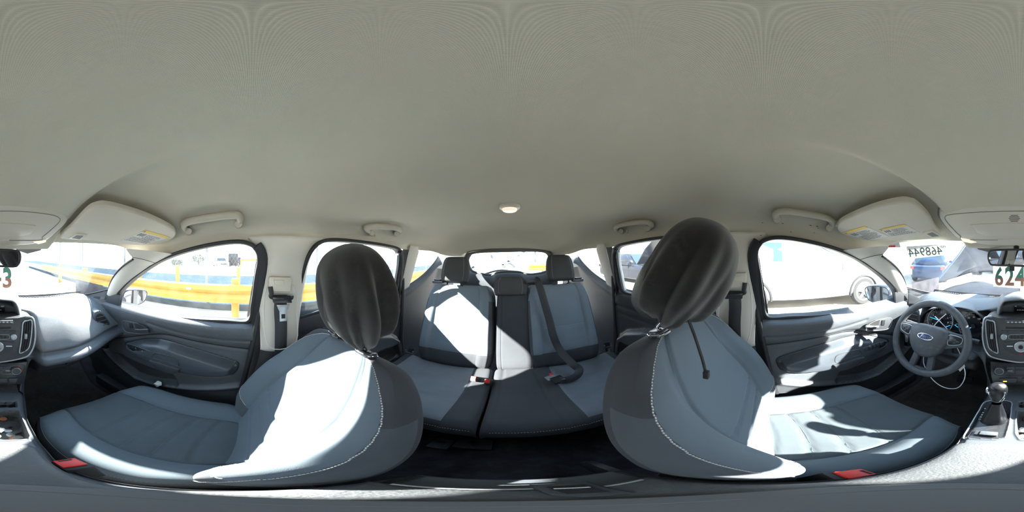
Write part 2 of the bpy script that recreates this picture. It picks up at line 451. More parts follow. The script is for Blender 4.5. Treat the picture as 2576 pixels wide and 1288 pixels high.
# ---- front door shape, written for the passenger side (x > 0) in car coordinates
def yz(px, x): return [(p.y, p.z) for p in (PX(u, v, x) for u, v in px)]
ARM = [(308,866),(354,857),(394,858),(424,865),(498,889),(560,908),(593,919),(599,928),(592,944),(578,953),(540,956),(498,953),(439,941),(389,924),(350,909),(325,894),(310,876)]
CR1 = [(374,811),(411,824),(474,842),(548,854),(640,860)]
CR2 = [(250,858),(280,854),(349,847),(399,842),(429,844),(474,856),(548,871),(640,884)]
LIP = [(250,868),(271,896),(300,924),(337,953),(379,968),(424,975),(474,981),(536,982),(600,976)]
POCK = [(262,880),(300,893),(350,918),(400,936),(434,948),(449,975),(424,971),(379,964),(337,948),(300,919),(271,890)]
def front_door_relief():
    arm = poly_sdf(yz(ARM, .655)); c1 = line_dist(yz(CR1, .66)); c2 = line_dist(yz(CR2, .67)); lip = line_dist(yz(LIP, .66)); pk = poly_sdf(yz(POCK, .67))
    lipl = yz(LIP, .66); lipt = sorted(lipl)
    def f(y, z):
        e = .060 * sm(-.267, -.310, z) - .042 * sm(-.318, -.46, z)
        e += .006 * sm(0.0, .012, c1(y, z)) - .006 + .008 * (sm(0, .02, c2(y, z)) - 1)
        a = arm(y, z)
        if a > -.02:
            zc = -.60; e += .052 * sm(-.004, .035, a) * (0.75 + .25 * sm(.0, .08, a)); e -= .006 * gauss(a, .006)
        zl = interp(lipt, y); dl = lip(y, z)
        e += .024 * gauss(dl, .013)
        if z < zl: e += .012 * sm(zl, zl - .02, z) - .03 * sm(zl - .1, zl - .3, z)
        p = pk(y, z)
        if p > 0: e -= .030 * sm(0, .02, p)
        return e, a, p, dl, z < zl
    return f
_fd = front_door_relief(); _fdc = {}
def FD(y, z):
    k = (round(y, 4), round(z, 4))
    if k not in _fdc: _fdc[k] = _fd(y, z)
    return _fdc[k]
def front_door(sx, n):
    who = 'passenger' if sx > 0 else 'driver'
    root = bpy.data.objects.new('door_%d' % n, None); COL.objects.link(root); put(root, (sx * .70, .40, -1.0), None); struct(root)
    NU, NV = 150, 110
    cache = {}
    def pos(s, t):
        key = (round(s * NU * 2), round(t * NV * 2))
        if key in cache: return cache[key]
        z = lerp(-.272, -1.02, t ** 1.05)
        yr = lerp(-.005, .045, sm(-.4, -.8, z)); y = lerp(yr, 1.0, s)
        e, a, p, dl, below = FD(y, z)
        x = .705 - e - .02 * sm(.8, 1.0, y)
        r = (Vector((x * sx, y, z)), a, p, dl, below); cache[key] = r
        return r
    def zone(s, t):
        _, a, p, dl, below = pos(s, t)
        if a > 0: return 'arm'
        if p > .002: return 'pocket'
        if dl < .012: return 'lip'
        return 'low' if below else 'panel'
    zoned(lambda s, t: pos(s, t)[0], zone, NU, NV, {'arm': ('armrest', M['gloss_arm']), 'pocket': ('map_pocket', M['plast']), 'lip': ('pocket_lip', M['ledge']), 'low': ('kick_panel', M['plast']), 'panel': ('door_card', M['soft'])}, root, flip=(sx < 0))  # lip takes the lighter trim colour to stand for bluish light on it
    def dx(y, z): return .705 - FD(y, z)[0]
    def sk(px, x0, off=.0):      # outline laid on the door skin at a constant depth plane
        return [side((x0 - off, p.y, p.z), sx) for p in (PX(u, v, x0) for u, v in px)]
    nrm = (-sx, 0, 0)
    for nm, P_, cl in (('armrest_seam', yz(ARM, .655), True), ('crease_seam', [q for q in yz(CR2, .67) if q[0] < .80], False)):
        pts = crv(P_, 90, cl); tube(nm, [Vector(((dx(p[0], p[1]) - .0003) * sx, p[0], p[1])) for p in pts], .0030, M['black'], root, n=5, closed=cl)
    # pull handle release with its bezel
    BZ = [(316,808),(322,804),(349,809),(369,817),(379,829),(377,836),(349,835),(325,831),(317,819)]
    b = slab('handle_bezel', sk(BZ, .670), nrm, .026, M['plast'], root, bev=.004)
    tube('bezel_rim', [p + Vector((-sx * .0265, 0, 0)) for p in crv(sk(BZ, .670), 40, True)], .0018, M['silver'] if sx < 0 else M['soft'], b, n=6, closed=True)
    WELL = [(338,813),(352,814),(370,822),(375,830),(360,832),(344,832)]
    slab('handle_well', sk(WELL, .6435), nrm, .0015, M['black'], b)
    hl = [PX(u, v, .638) for u, v in ((342,829),(352,830),(364,829),(374,829))]
    tube('door_handle', [side((.636, p.y, p.z), sx) for p in hl], .006, M['silver'] if sx < 0 else M['plast'], root, n=8)
    LK = [(325,812),(333,813),(335,825),(327,825)]
    slab('lock_switch', sk(LK, .6435), nrm, .004, M['gloss'], root, bev=.001)
    # pull cup, grab, switch panel
    CUP = [(392,888),(420,893),(439,899),(450,907),(449,919),(430,914),(409,906),(385,899)]
    slab('pull_cup', sk(CUP, .640), nrm, .003, M['black'], root)
    tube('cup_rim', crv([p + Vector((-sx * .004, 0, 0)) for p in sk(CUP, .640)], 40, True), .003, M['plast'], root, n=6, closed=True)
    GR = [(379,904),(400,908),(430,918),(456,925),(450,934),(441,938),(425,936),(409,931),(392,921)]
    slab('pull_grip', sk(GR, .640), nrm, .018, M['plast'], root, bev=.006)
    SWP = [(320,866),(332,866),(360,876),(387,886),(382,894),(359,891),(340,885),(325,876)]
    sp = slab('switch_panel', sk(SWP, .645), nrm, .006, M['gloss'], root, bev=.002)
    tube('panel_rim', crv([p + Vector((-sx * .006, 0, 0)) for p in sk(SWP, .645)], 36, True), .002, M['soft'], sp, n=6, closed=True)
    if sx < 0:
        for k in range(4):
            c = PX(372 - k * 9.5, 886 - k * 3.2, .640)
            rbox('window_switch', side((.634, c.y, c.z), sx), (.010, .020, .022), M['plast'], root, bev=.003)
        c = PX(333, 871, .640)
        lathe('mirror_knob', [(.013, 0), (.013, .006), (.010, .009), (0, .009)], side((.640, c.y, c.z), sx), nrm, M['plast'], root, n=18)
    else:                          # the switch is torn out: ragged hole with loose wiring
        slab('switch_hole', sk([(326,868),(350,874),(378,886),(376,891),(352,886),(330,875)], .639), nrm, .001, M['black'], root)
        for k in range(5):
            c = [PX(335 + k * 8 + random.uniform(-3, 3), 873 + k * 3.2 + random.uniform(-2, 3), .637) for _ in range(4)]
            tube('loose_wire', [side(p, sx) for p in crv(c, 10)], .0012, M['silver'] if k % 2 else M['plast'], root, n=5)
    # window frame, belt seal
    wp = win_pts(W_FRONT)
    o1 = crv([side(p, sx) for p in offset_outline(wp, .006)], 110, True)
    tube('window_frame', o1, 0, M['rubber'], root, closed=True, up=(sx, 0, 0), prof=rprof(.05, .014, .004))
    rr = [side(p + Vector((-.012, 0, 0)), sx) for p in crv([PN(u, v, GN, GC) for u, v in ((646,618),(655,632),(660,655),(656,700),(649,760),(640,808))], 16)]
    tube('frame_edge', rr, 0, M['rubber'], root, up=(sx, 0, 0), prof=rprof(.030, .038, .008))
    # mirror sail in the front corner
    sail = [PX(u, v, .672) for u, v in ((304,742),(302,770),(272,778),(254,762),(268,745),(283,728))]
    slab('mirror_sail', [side(p, sx) for p in sail], nrm, .012, M['plast'], root, bev=.004)
    sl = [PX(u, v, .668) for u, v in ((292,735),(288,750),(286,772))]
    tube('sail_fold', [side(p, sx) for p in sl], .008, M['rubber'], root)
    # rubber weatherstrip down the rear edge of the door opening
    ws = [PX(u, v, .665) for u, v in ((668,660),(660,720),(652,780),(643,830),(632,880),(620,930),(608,975),(600,1000))]
    tube('weatherstrip', [side(p, sx) for p in crv(ws, 30)], .011, M['rubber'], root)
    return root
M['gloss_arm'] = mat('armrest_plastic', (.060, .070, .084), .33, bump=.15, bscale=420, var=.12, vscale=8, dust=.05)
door_p = front_door(1, 1); door_d = front_door(-1, 2)
# ---- rear doors
RA = [(.0,.0)]
def rear_door(sx, n):
    root = bpy.data.objects.new('door_%d' % n, None); COL.objects.link(root); put(root, (sx * .70, -.55, -1.0), None); struct(root)
    A = yz([(1015 - 0, 905), (1005, 850), (985, 838), (940, 835), (850, 845), (790, 850), (770, 880), (800, 930), (900, 940), (985, 935)], .66)
    arm = poly_sdf(A)
    c1 = line_dist([(-.10, -.365), (-.86, -.345)]); c2 = line_dist([(-.10, -.425), (-.86, -.40)])
    cut = poly_sdf([(-.80, -.60), (-.62, -.58), (-.56, -.63), (-.60, -.68), (-.80, -.70)])
    NU, NV = 90, 80
    def q(s, t):
        z = lerp(-.225, -1.02, t); y = lerp(-.185, -.875 - .03 * sm(-.4, -.7, z), s)
        e = .028 * sm(-.225, -.27, z) - .010 * sm(-.30, -.42, z) - .006 * gauss(c1(y, z), .008) - .005 * gauss(c2(y, z), .006)
        a = arm(y, z); 
        if a > -.02: e += .05 * sm(-.004, .03, a)
        k = cut(y, z)
        if k > 0: e -= .035 * sm(0, .012, k)
        return Vector(((.700 - e) * sx, y, z + .05 * sm(-.3, -.8, y) * 0)), a, k
    def zone(s, t):
        _, a, k = q(s, t); return 'cup' if k > .002 else 'arm' if a > 0 else 'card'
    zoned(lambda s, t: q(s, t)[0], zone, NU, NV, {'card': ('door_card', M['plast']), 'arm': ('armrest', M['gloss_arm']), 'cup': ('pull_cup', M['black'])}, root, flip=(sx > 0))
    wp = win_pts(W_REAR)
    o1 = crv([side(p, sx) for p in offset_outline(wp, .006)], 100, True)
    tube('window_frame', o1, 0, M['rubber'], root, closed=True, up=(sx, 0, 0), prof=rprof(.05, .014, .004))
    dv = [side(PN(u, v, GN, GC - .004), sx) for u, v in ((999,640),(997,670),(991,705),(985,738))]
    tube('window_divider', crv(dv, 14), 0, M['divider'], root, up=(sx, 0, 0), prof=rprof(.02, .022, .003))
    fr = [side(PN(u, v, GN, GC - .016), sx) for u, v in ((1006,632),(1010,650),(1008,690),(1005,730),(1006,790),(1002,850))]
    tube('frame_edge', crv(fr, 24), 0, M['rubber'], root, up=(sx, 0, 0), prof=rprof(.022, .030, .006))
    ws = [side(PX(u, v, .655), sx) for u, v in ((1010,640),(1014,700),(1012,780),(1008,850),(1000,930))]
    tube('weatherstrip', crv(ws, 24), .010, M['rubber'], root)
    hb = [(-.31, -.335), (-.47, -.33), (-.47, -.365), (-.40, -.385), (-.31, -.38)]
    b = slab('handle_bezel', [Vector((.685 * sx, y, z)) for y, z in hb], (-sx, 0, 0), .014, M['plast'], root, bev=.004)
    slab('handle_well', [Vector((.671 * sx, y, z)) for y, z in [(-.36, -.34), (-.46, -.336), (-.46, -.362), (-.40, -.378), (-.36, -.376)]], (-sx, 0, 0), .002, M['black'], b)
    tube('door_handle', [Vector((.664 * sx, y, z)) for y, z in [(-.37, -.366), (-.41, -.370), (-.45, -.356)]], .005, M['silver'], root, n=8)
    return root
M['divider'] = mat('grey_window_divider', (.33, .36, .36), .5, var=.1)
rear_door(1, 3); rear_door(-1, 4)
# ---- glass
def pane(name, pts, material, kind=True, th=.004, n=None):
    c = sum(pts, Vector()) / len(pts); Vv = [c] + pts; N = len(pts)
    o = mk(name, Vv, [(0, 1 + i, 1 + (i + 1) % N) for i in range(N)], material, smooth=False)
    return struct(o)
k = 2
for px in (W_FRONT, W_REAR):
    for sx in (1, -1):
        pane('window_%d' % k, [side(p, sx) for p in offset_outline(win_pts(px), .012)], M['glass']); k += 1
QN, QC = (1, .06, .30), .570
for sx in (1, -1):
    pane('window_%d' % k, [side(p, sx) for p in offset_outline(win_pts(W_QUART, QN, QC), .008)], M['glass']); k += 1
RW = [(1178,655),(1181,645),(1190,638),(1230,634),(1278,632),(1330,632),(1365,634),(1378,640),(1383,655),(1382,675),(1365,684),(1340,688),(1322,687),(1308,683),(1280,682),(1250,684),(1236,690),(1210,687),(1190,681),(1182,672)]
def rear_pt(u, v, c=-1.66): return PN(u, v, (0, 1, -.55), c)
pane('window_%d' % k, [rear_pt(u, v) for u, v in RW], M['glass']); k += 1
# windshield: curved sheet between dash cowl and roof
WS_TOP = [(.0,.665,.050),(.12,.655,.054),(.25,.62,.052),(.38,.56,.040),(.47,.50,.018),(.515,.462,-.004)]
WS_BOT = [(.0,1.17,-.300),(.15,1.16,-.302),(.30,1.13,-.300),(.48,1.05,-.285),(.58,.96,-.262),(.665,.80,-.205)]
def ws_f(s, t):
    a = abs(2 * s - 1); sg = 1 if s >= .5 else -1
    p = V(interp3(WS_TOP, a)); q = V(interp3(WS_BOT, a))
    r = p.lerp(q, t) + Vector((0, .5, .3)).normalized() * .03 * 4 * t * (1 - t) * 1.0
    return Vector((sg * r.x, r.y, r.z))
def interp3(tab, a):
    P = crv(tab, 40); g = a * 40; i = min(int(g), 39); return P[i] * (1 - (g - i)) + P[i + 1] * (g - i)
struct(surf('window_1', ws_f, 60, 24, M['wind']))
def ws_pt(s, t, off=0.0):
    p = ws_f(s, t); return p + Vector((0, -.55, -.75)).normalized() * off
# black line that edges the glass
edge = [ws_pt(1, t / 12, .004) for t in range(13)] + [ws_pt(1 - s / 24, 1, .004) for s in range(1, 25)] + [ws_pt(0, 1 - t / 12, .004) for t in range(1, 13)]
struct(tube('trim_9', edge, .005, M['rubber']))
# ---- A pillars
def a_pillar(sx, n):
    # strip from the glass edge over to the door frame; five curves from glass to door
    gl = [Vector((.47, .46, .035)), Vector((.500, .464, .012))] + [ws_pt(1, t / 10) for t in range(11)] + [Vector((.675, .82, -.25)), Vector((.68, .83, -.31))]
    dr = [PN(u, v, GN, GC - .014) for u, v in ((440,640),(415,652),(395,662),(378,672),(362,684),(345,696),(330,708),(316,721),(303,735),(293,745),(285,752),(275,762),(262,770),(252,780),(246,790))]
    G = crv(gl, 30); Q = crv(dr, 30)
    def f(s, t):
        i = min(int(t * 30), 29); g = t * 30 - i
        a = V(G[i] * (1 - g) + G[i + 1] * g); b = V(Q[i] * (1 - g) + Q[i + 1] * g)
        c = a.lerp(b, .45) + Vector((-.030, -.024, .004))
        p = a * (1 - s) ** 2 + c * 2 * s * (1 - s) + b * s * s
        return Vector((p.x * sx, p.y, p.z))
    o = struct(surf('trim_%d' % n, f, 14, 40, M['beige'], flip=(sx < 0)))
    seam = [f(s / 8, .12 + .03 * s / 8) + Vector((-sx * .001, -.001, 0)) for s in range(9)]
    tube('joint_line', seam, .0012, M['shadow_gap'], o, n=5)
    if sx: 
        g = [f(.10 + .02 * s, .80 + .02 * s) for s in range(6)]
    return o
M['shadow_gap'] = mat('joint_gap', (.10, .095, .085), .8)
a_pillar(1, 1); a_pillar(-1, 2)
# ---- B pillars: upper beige trim, lower dark trim
def bp_x(z): return lerp(.598, .662, sm(.08, -.40, z))
def b_pillar(sx, n):
    root = bpy.data.objects.new('trim_%d' % n, None); COL.objects.link(root); put(root, (sx * .65, -.1, -1.0), None); struct(root)
    def ybound(z):
        yf = -.030 + .045 * sm(.03, .075, z) - .006 * sm(-.2, -.4, z); yr = interp([(.08, -.30), (.05, -.262), (0, -.232), (-.1, -.214), (-.25, -.200), (-.45, -.192), (-.95, -.188)], z)
        if z < -.40: yf = lerp(-.036, .02, sm(-.40, -.75, z))
        return yf, yr
    def f(z0, z1):
        def g(s, t):
            z = lerp(z0, z1, t); yf, yr = ybound(z); y = lerp(yf, yr, s)
            bow = .022 * (1 - abs(2 * s - 1) ** 3.0)
            return Vector(((bp_x(z) + .012 - bow) * sx, y, z))
        return g
    surf('upper_trim', f(.083, -.425), 24, 40, M['beige'], root, flip=(sx > 0), thick=.003)
    surf('lower_trim', lambda s, t: f(-.415, -1.03)(s, t) + Vector((.006 * sx, 0, 0)), 20, 30, M['plast'], root, flip=(sx > 0))
    arc = [Vector(((bp_x(.06) - .012 - .02) * sx, lerp(.0, -.25, k / 14), .052 + .028 * math.sin(math.pi * k / 14))) for k in range(15)]
    # height adjuster and its slot
    c = PX(709, 703, .606)
    hb = slab('belt_adjuster', [side((.602, y, z), sx) for y, z in ((-.062,-.075),(-.066,-.068),(-.142,-.072),(-.148,-.082),(-.142,-.128),(-.070,-.124),(-.064,-.112))], (-sx, 0, 0), .016, M['clip'], root, bev=.005)
    slab('adjuster_button', [side((.586, y, z), sx) for y, z in ((-.080,-.080),(-.118,-.082),(-.120,-.100),(-.083,-.098))], (-sx, 0, 0), .003, M['clip'], hb, bev=.0015)
    sl = [side((.604, y, z), sx) for y, z in ((-.055,-.11),(-.160,-.11),(-.170,-.20),(-.165,-.36),(-.06,-.36))]
    tube('slot_edge', crv(sl, 24, True), .002, M['beige'], root, n=6, closed=True)
    return root
b_pillar(1, 3); b_pillar(-1, 4)
# ---- C pillars (beige strip between rear door and quarter glass)
def c_pillar(sx, n):
    def f(s, t):
        z = lerp(.072, -.235, t); y = lerp(-.862 - .004 * t, -.985 + .006 * t + .03 * sm(.03, .07, z), s)
        return Vector(((.640 - .30 * z - .034 - .010 * (1 - abs(2 * s - 1) ** 2)) * sx * (1 - .0 * s), y, z + (.02 * s * t)))
    return struct(surf('trim_%d' % n, f, 14, 26, M['beige'], flip=(sx > 0), thick=.004))
c_pillar(1, 5); c_pillar(-1, 6)
# ---- rear quarter: D pillar trim and lower quarter panel
QB = [(-.93,-.222),(-.985,-.205),(-1.10,-.175),(-1.20,-.140),(-1.30,-.090),(-1.37,-.045),(-1.42,.002),(-1.5,.02)]
def qx(y, z): return (.572 + .06 * (-y - .0) * 0 - .30 * z) - .06 * (-.0) + (-.06 * y) * -1 * 0
def quarter(sx, nm, n):
    # glass plane: x + .06 y + .30 z = .57  ->  x = .57 - .06 y - .30 z
    def gx(y, z): return .566 - .06 * y - .30 * z - .30 * max(0, -y - 1.42)
    def low(s, t):
        y = lerp(-.90, -1.78, s); zt = interp(QB[::-1], y) - .30 * sm(-1.42, -1.7, y) * 0
        zt = interp(QB[::-1], max(y, -1.45))
        if y < -1.42: zt = lerp(zt, -.16, sm(-1.42, -1.62, y))
        z = lerp(zt, -1.0, t ** 1.3)
        x = gx(y, max(z, -.30)) - .05 * gauss(z - zt + .03, .05) * 0 - .035 * sm(0, .06, zt - z)
        return Vector((x * sx, y, z))
    w_ = struct(surf(nm, low, 40, 36, M['quart'], flip=(sx > 0)))
    led = [Vector(((gx(y, z) - .004) * sx, y, z)) for y, z in QB[:-1]]
    tube('window_seal', crv(led, 30), .006, M['rubber'], w_)
    def dp(s, t):                  # beige D pillar from quarter glass to tailgate opening
        a = crv([(gx(y, z) , y, z) for y, z in ((-1.43,.030),(-1.42,.0),(-1.37,-.048),(-1.30,-.092))], 20)[round(t * 20)]
        b = crv([(.452, -1.69, .030), (.462, -1.695, -.03), (.470, -1.70, -.09), (.470, -1.72, -.16)], 20)[round(t * 20)]
        p = V(a).lerp(V(b), s) + Vector((.03 * 4 * s * (1 - s), 0, 0))
        return Vector((p.x * sx, p.y, p.z))
    struct(surf('trim_%d' % n, dp, 12, 20, M['beige'], flip=(sx > 0)))
M['quart'] = mat('quarter_trim_plastic', (.060, .068, .078), .5, bump=.2, bscale=420, var=.1, dust=.05)
quarter(1, 'wall_right', 7); quarter(-1, 'wall_left', 8)
# ---- tailgate
tg = bpy.data.objects.new('door_5', None); COL.objects.link(tg); put(tg, (0, -1.8, -1.0), None); struct(tg)
rw = [rear_pt(u, v) for u, v in RW]
cen = sum(rw, Vector()) / len(rw)
def ring(k, dy):
    out = []
    for p in crv(rw, 80, True):
        d = V(p) - cen; L = d.length; out.append(cen + d * ((L + k) / L) + Vector((0, dy, 0)))
    return out
R0, R1 = ring(-.012, .004), ring(.035, .012)
Vv, F = ring_mesh([R0, ring(.0, .02), R1, ring(.040, -.01)], cap=False)
mk('window_frame', Vv, F, M['tgate'] if 'tgate' in M else M['plast'], tg)
def tlow(s, t):
    P = crv([rear_pt(u, v) + Vector((0, .016, 0)) for u, v in ((1165,650),(1172,668),(1182,676),(1190,683),(1210,689),(1236,692),(1250,686),(1280,684),(1308,685),(1322,689),(1340,690),(1365,686),(1380,678),(1388,668),(1394,650))], 60)
    p = V(P[round(s * 60)]); x = p.x * (1 + .10 * t)
    z = lerp(p.z, -.95, t ** 1.5)
    return Vector((x, p.y + .06 * math.sin(min(1, t * 3) * math.pi / 2) - .12 * t * t, z))
surf('lower_trim', tlow, 60, 30, M['quart'], tg)
wip = [rear_pt(u, v, -1.72) for u, v in ((1202,687),(1216,690),(1245,682),(1265,680),(1284,682))]
tube('rear_wiper', crv(wip, 20), .010, M['black'], tg)
rm = crv([rear_pt(u, v) + Vector((0, .02, 0)) for u, v in ((1170,668),(1170,652),(1174,640),(1186,632),(1230,628),(1278,626),(1330,626),(1370,628),(1384,634),(1391,650),(1392,672))], 60)
tube('seal', rm, .007, M['tgate'], tg)
# ---- floor, bulkhead, sills
def fl(s, t):
    x = lerp(-.72, .72, s); y = lerp(1.35, -1.95, t)
    z = -1.06 + .11 * gauss(x, .12) * sm(-.95, -.6, y) + .22 * sm(.85, 1.15, y) + .20 * sm(-.62, -.80, y)
    return Vector((x, y, z))
struct(surf('floor', fl, 40, 70, M['carpet'], flip=True))
for sx in (1, -1):                  # pillar cores between the doors and footwell sides
    for y0, y1, c in ((-.030, -.19, 'trim'), (-.838, -.96, 'trim')):
        pv = [Vector(((.640 - .30 * z if z > -.25 else .715) * sx, y, z)) for y, z in ((y0, .07), (y1, .07), (y1 - .03, -.26), (y1 - .05, -1.08), (y0 + .10, -1.08), (y0 + .05, -.26))]
        struct(mk('trim_%d' % (20 + (sx > 0) + 2 * (y0 < 0)), pv, [(0, 1, 2, 5), (5, 2, 3, 4)], M['rubber'], smooth=False))
    struct(mk('wall_kick_%s' % ('right' if sx > 0 else 'left'), [(.70 * sx, .90, -.20), (.70 * sx, 1.30, -.20), (.70 * sx, 1.30, -1.1), (.70 * sx, .90, -1.1)], [(0, 1, 2, 3)], M['carpet'], smooth=False))
struct(mk('wall_front', [(-.75, 1.22, -1.1), (.75, 1.22, -1.1), (.75, 1.22, -.30), (-.75, 1.22, -.30)], [(0, 1, 2, 3)], M['black'], smooth=False))
for nm, sx in (('baseboard_right', 1), ('baseboard_left', -1)):
    struct(rbox(nm, (sx * .69, -.05, -1.02), (.10, 1.9, .10), M['plast'], bev=.02))
# ================================================================== seats
def prof_lookup(C, n=240, closed=False):
    P = crv(C, n, closed); A = np.array(P)
    def g(t):
        k = t * n; i = int(math.floor(k)); f = k - i
        if closed: return A[i % n] * (1 - f) + A[(i + 1) % n] * f
        i = max(0, min(i, n - 1)); f = k - i; return A[i] * (1 - f) + A[i + 1] * f
    return g
def dashes(name, pts, nrm, material, parent, on=.0032, off=.0024, w=.0008):
    """running stitch along a polyline of points"""
    P = [V(p) for p in pts]; parts = []; acc = 0; seg = 0; Ls = [0]
    for i in range(1, len(P)): Ls.append(Ls[-1] + (P[i] - P[i - 1]).length)
    def at(L):
        for i in range(1, len(P)):
            if L <= Ls[i]:
                t = (L - Ls[i - 1]) / max(1e-9, Ls[i] - Ls[i - 1]); return P[i - 1].lerp(P[i], t)
        return P[-1]
    L = 0
    while L + on < Ls[-1]:
        a, b = at(L), at(L + on); d = (b - a)
        if d.length > 1e-5:
            d.normalize(); s = d.orthogonal().normalized() * w; q = d.cross(s).normalized() * w
            parts.append(([a + s, a + q, a - s, a - q, b + s, b + q, b - s, b - q], [(0,1,5,4),(1,2,6,5),(2,3,7,6),(3,0,4,7),(0,3,2,1),(4,5,6,7)]))
        L += on + off
    v, f = join_geo(parts); o = mk(name, v, f, material, parent, smooth=False); o['kind'] = 'stuff'; return o

def front_seat(sx, xc, yb, zc, back_y, back_z, recl, label):
    root = thing('front_seat', label, 'car seat', (xc, yb + .25, -1.05), 'front seats')
    inner = -sx                                       # direction of the console
    # ---------------- cushion
    half = [(0,0),(.06,.001),(.11,.004),(.135,.006),(.15,.014),(.175,.032),(.205,.040),(.232,.034),(.250,.014),(.258,-.02),(.262,-.07),(.258,-.15)]
    C = [(-a, d) for a, d in half[::-1]] + half[1:]; gs = prof_lookup(C)
    long_ = [(-.03,-.05,.80),(0,-.012,.86),(.05,.0,.93),(.15,.004,.98),(.28,.012,1.0),(.38,.026,1.0),(.45,.030,.99),(.49,.022,.965),(.515,.0,.93),(.525,-.04,.90),(.520,-.10,.88),(.50,-.16,.86)]
    gl = prof_lookup(long_)
    QL = [.085, .155, .225, .315]
    info = {}
    def cpos(s, t):
        a, d = gs(s); b, dz, ws = gl(t)
        bf = interp([(0, .6), (.1, 1), (.3, .9), (.42, .45), (.52, .2)], b)
        front = sm(.40, .50, b)
        dd = d * bf if d > 0 else d
        aw = a * (1 - .10 * sm(.34, .52, b)) * ws / max(ws, .001) * (.86 + .14 * sm(-.02, .1, b))
        z = zc + dz + dd * (1 - .0 * front)
        if abs(a) < .137 and b < .34:                 # quilted insert
            for q in QL: z -= .0065 * gauss(b - (q + .022 * (1 - (a / .137) ** 2)), .006)
        if b < .40 or True:
            k = abs(abs(a) - .140); 
            if dz > -.02: z -= .007 * gauss(k, .006)
        if d < .02 and abs(a) > .24: z += 0
        corner = sm(.40, .53, b) * sm(.12, .26, abs(a)) * .035
        return Vector((xc * .975 + aw * .95, yb + b - corner, z)), a, b, dz, d
    NU, NV = 120, 150
    cc = {}
    def cp(s, t):
        k = (round(s * 2 * NU), round(t * 2 * NV))
        if k not in cc: cc[k] = cpos(s, t)
        return cc[k]
    def czone(s, t):
        _, a, b, dz, d = cp(s, t)
        if abs(a) > .24 and d < .012: return 'sideL' if a < 0 else 'sideR'
        if abs(a) < .140: return 'insert' if b < .345 else 'front'
        return 'bolL' if a < 0 else 'bolR'
    zoned(lambda s, t: cp(s, t)[0], czone, NU, NV, {'sideL': ('side_panel', M['fab_d']), 'sideR': ('side_panel', M['fab_d']), 'insert': ('cushion_insert', M['fab_i']), 'front': ('cushion_front', M['fab_i']), 'bolL': ('bolster', M['fab_l']), 'bolR': ('bolster', M['fab_l'])}, root)
    for sg in (-1, 1):
        line = []
        for j in range(12, 128):
            t = j / 150; best = None
            ss = .5 + sg * (.5 * (1 - .27)); 
            p, a, b, dz, d = cpos(.5 + sg * .36, t); line.append(p + Vector((sg * .002, 0, .001)))
        dashes('stitching', line, None, M['stitch_dk'], root)
    for q in QL[1:]:
        line = []
        for k in range(41):
            a = lerp(-.134, .134, k / 40); b = q + .022 * (1 - (a / .137) ** 2) + .004
            lo, hi = 0, 1
            for _ in range(24):
                m_ = (lo + hi) / 2
                if gl(m_)[0] < b: lo = m_
                else: hi = m_
                if lo > .7: break
            ls, hs = 0, 1
            for _ in range(24):
                m_ = (ls + hs) / 2
                if gs(m_)[0] < a: ls = m_
                else: hs = m_
            line.append(cpos(ls, lo)[0] + Vector((0, 0, .0008)))
        dashes('stitching', line, None, M['stitch_dk'], root, on=.003, off=.004, w=.0006)
    # plinth, rail and recliner cover
    rbox('seat_base', (xc, yb + .20, -.90), (.40, .42, .22), M['black'], root, bev=.03)
    for sg in (-1, 1): rbox('seat_rail', (xc + sg * .19, yb + .22, -1.02), (.05, .56, .04), M['plast'], root, bev=.008)
    sp = [(yb - .13, zc - .20), (yb + .30, zc - .20), (yb + .38, zc - .13), (yb + .20, zc - .10), (yb + .02, zc - .06), (yb - .10, zc - .03), (yb - .15, zc - .10)]
    for sg in (-1, 1):
        slab('side_cover', [Vector((xc + sg * .245, y, z)) for y, z in crv(sp, 40, True)], (sg, 0, 0), .016, M['plast'], root, bev=.006)
    # ---------------- backrest: closed section swept up the back
    bh = [(0,0),(.07,.002),(.12,.006),(.145,.010),(.160,.020),(.185,.046),(.213,.058),(.236,.050),(.250,.026),(.256,-.005),(.256,-.06),(.240,-.112),(.165,-.138),(0,-.142)]
    BC = bh + [(-a, d) for a, d in bh[-2:0:-1]]; gb = prof_lookup(BC, 300, True)
    #        h     width  bolster  forward  thick
    up = [(-0.0191, 0.84, 0.25, 0.01, 0.9), (0.0478, 0.92, 0.65, 0.012, 1), (0.1337, 0.985, 1, 0.02, 1), (0.2387, 1.0, 1.05, 0.022, 1), (0.3438, 0.985, 1, 0.01, 0.95), (0.4297, 0.93, 0.65, -0.004, 0.88), (0.4966, 0.845, 0.35, -0.014, 0.82), (0.5396, 0.76, 0.2, -0.02, 0.74), (0.5682, 0.68, 0.1, -0.026, 0.6), (0.5845, 0.585, 0.05, -0.034, 0.4), (0.5902, 0.46, 0.02, -0.042, 0.2), (0.5911, 0.3, 0, -0.046, 0.04)]
    gu = prof_lookup(up)
    cr, sr = math.cos(recl), math.sin(recl)
    BO = Vector((xc, back_y, back_z)); UP = Vector((0, -sr, cr)); FW = Vector((0, cr, sr))
    BQ = [.12, .19, .26]
    def bpos(s, t):
        a, d = gb(s); h, w_, bo, fw, th = gu(t)
        front = d > -.02
        dd = d
        if d > 0: dd = d * (bo if abs(a) > .14 else lerp(1, bo, .5))
        dd = dd * 1.0 if d > 0 else d * th
        aw = a * w_
        seam = abs(abs(a) - .150 + .02 * sm(.30, .55, h))
        if d > -.005 and h > .0 and h < .60: dd -= .006 * gauss(seam, .006)
        if d > -.004 and abs(a) < .14 and h < .3:
            for q in BQ: dd -= .009 * gauss(h - (q - .02 * (1 - (a / .14) ** 2)), .0045)
        if d > -.02 and d < .045 and abs(a) > .225: dd -= .0 
        # top of the front face leans back
        return BO + Vector((aw, 0, 0)) + UP * h + FW * (dd + fw), a, d, h
    NB, NH = 190, 130
    bc = {}
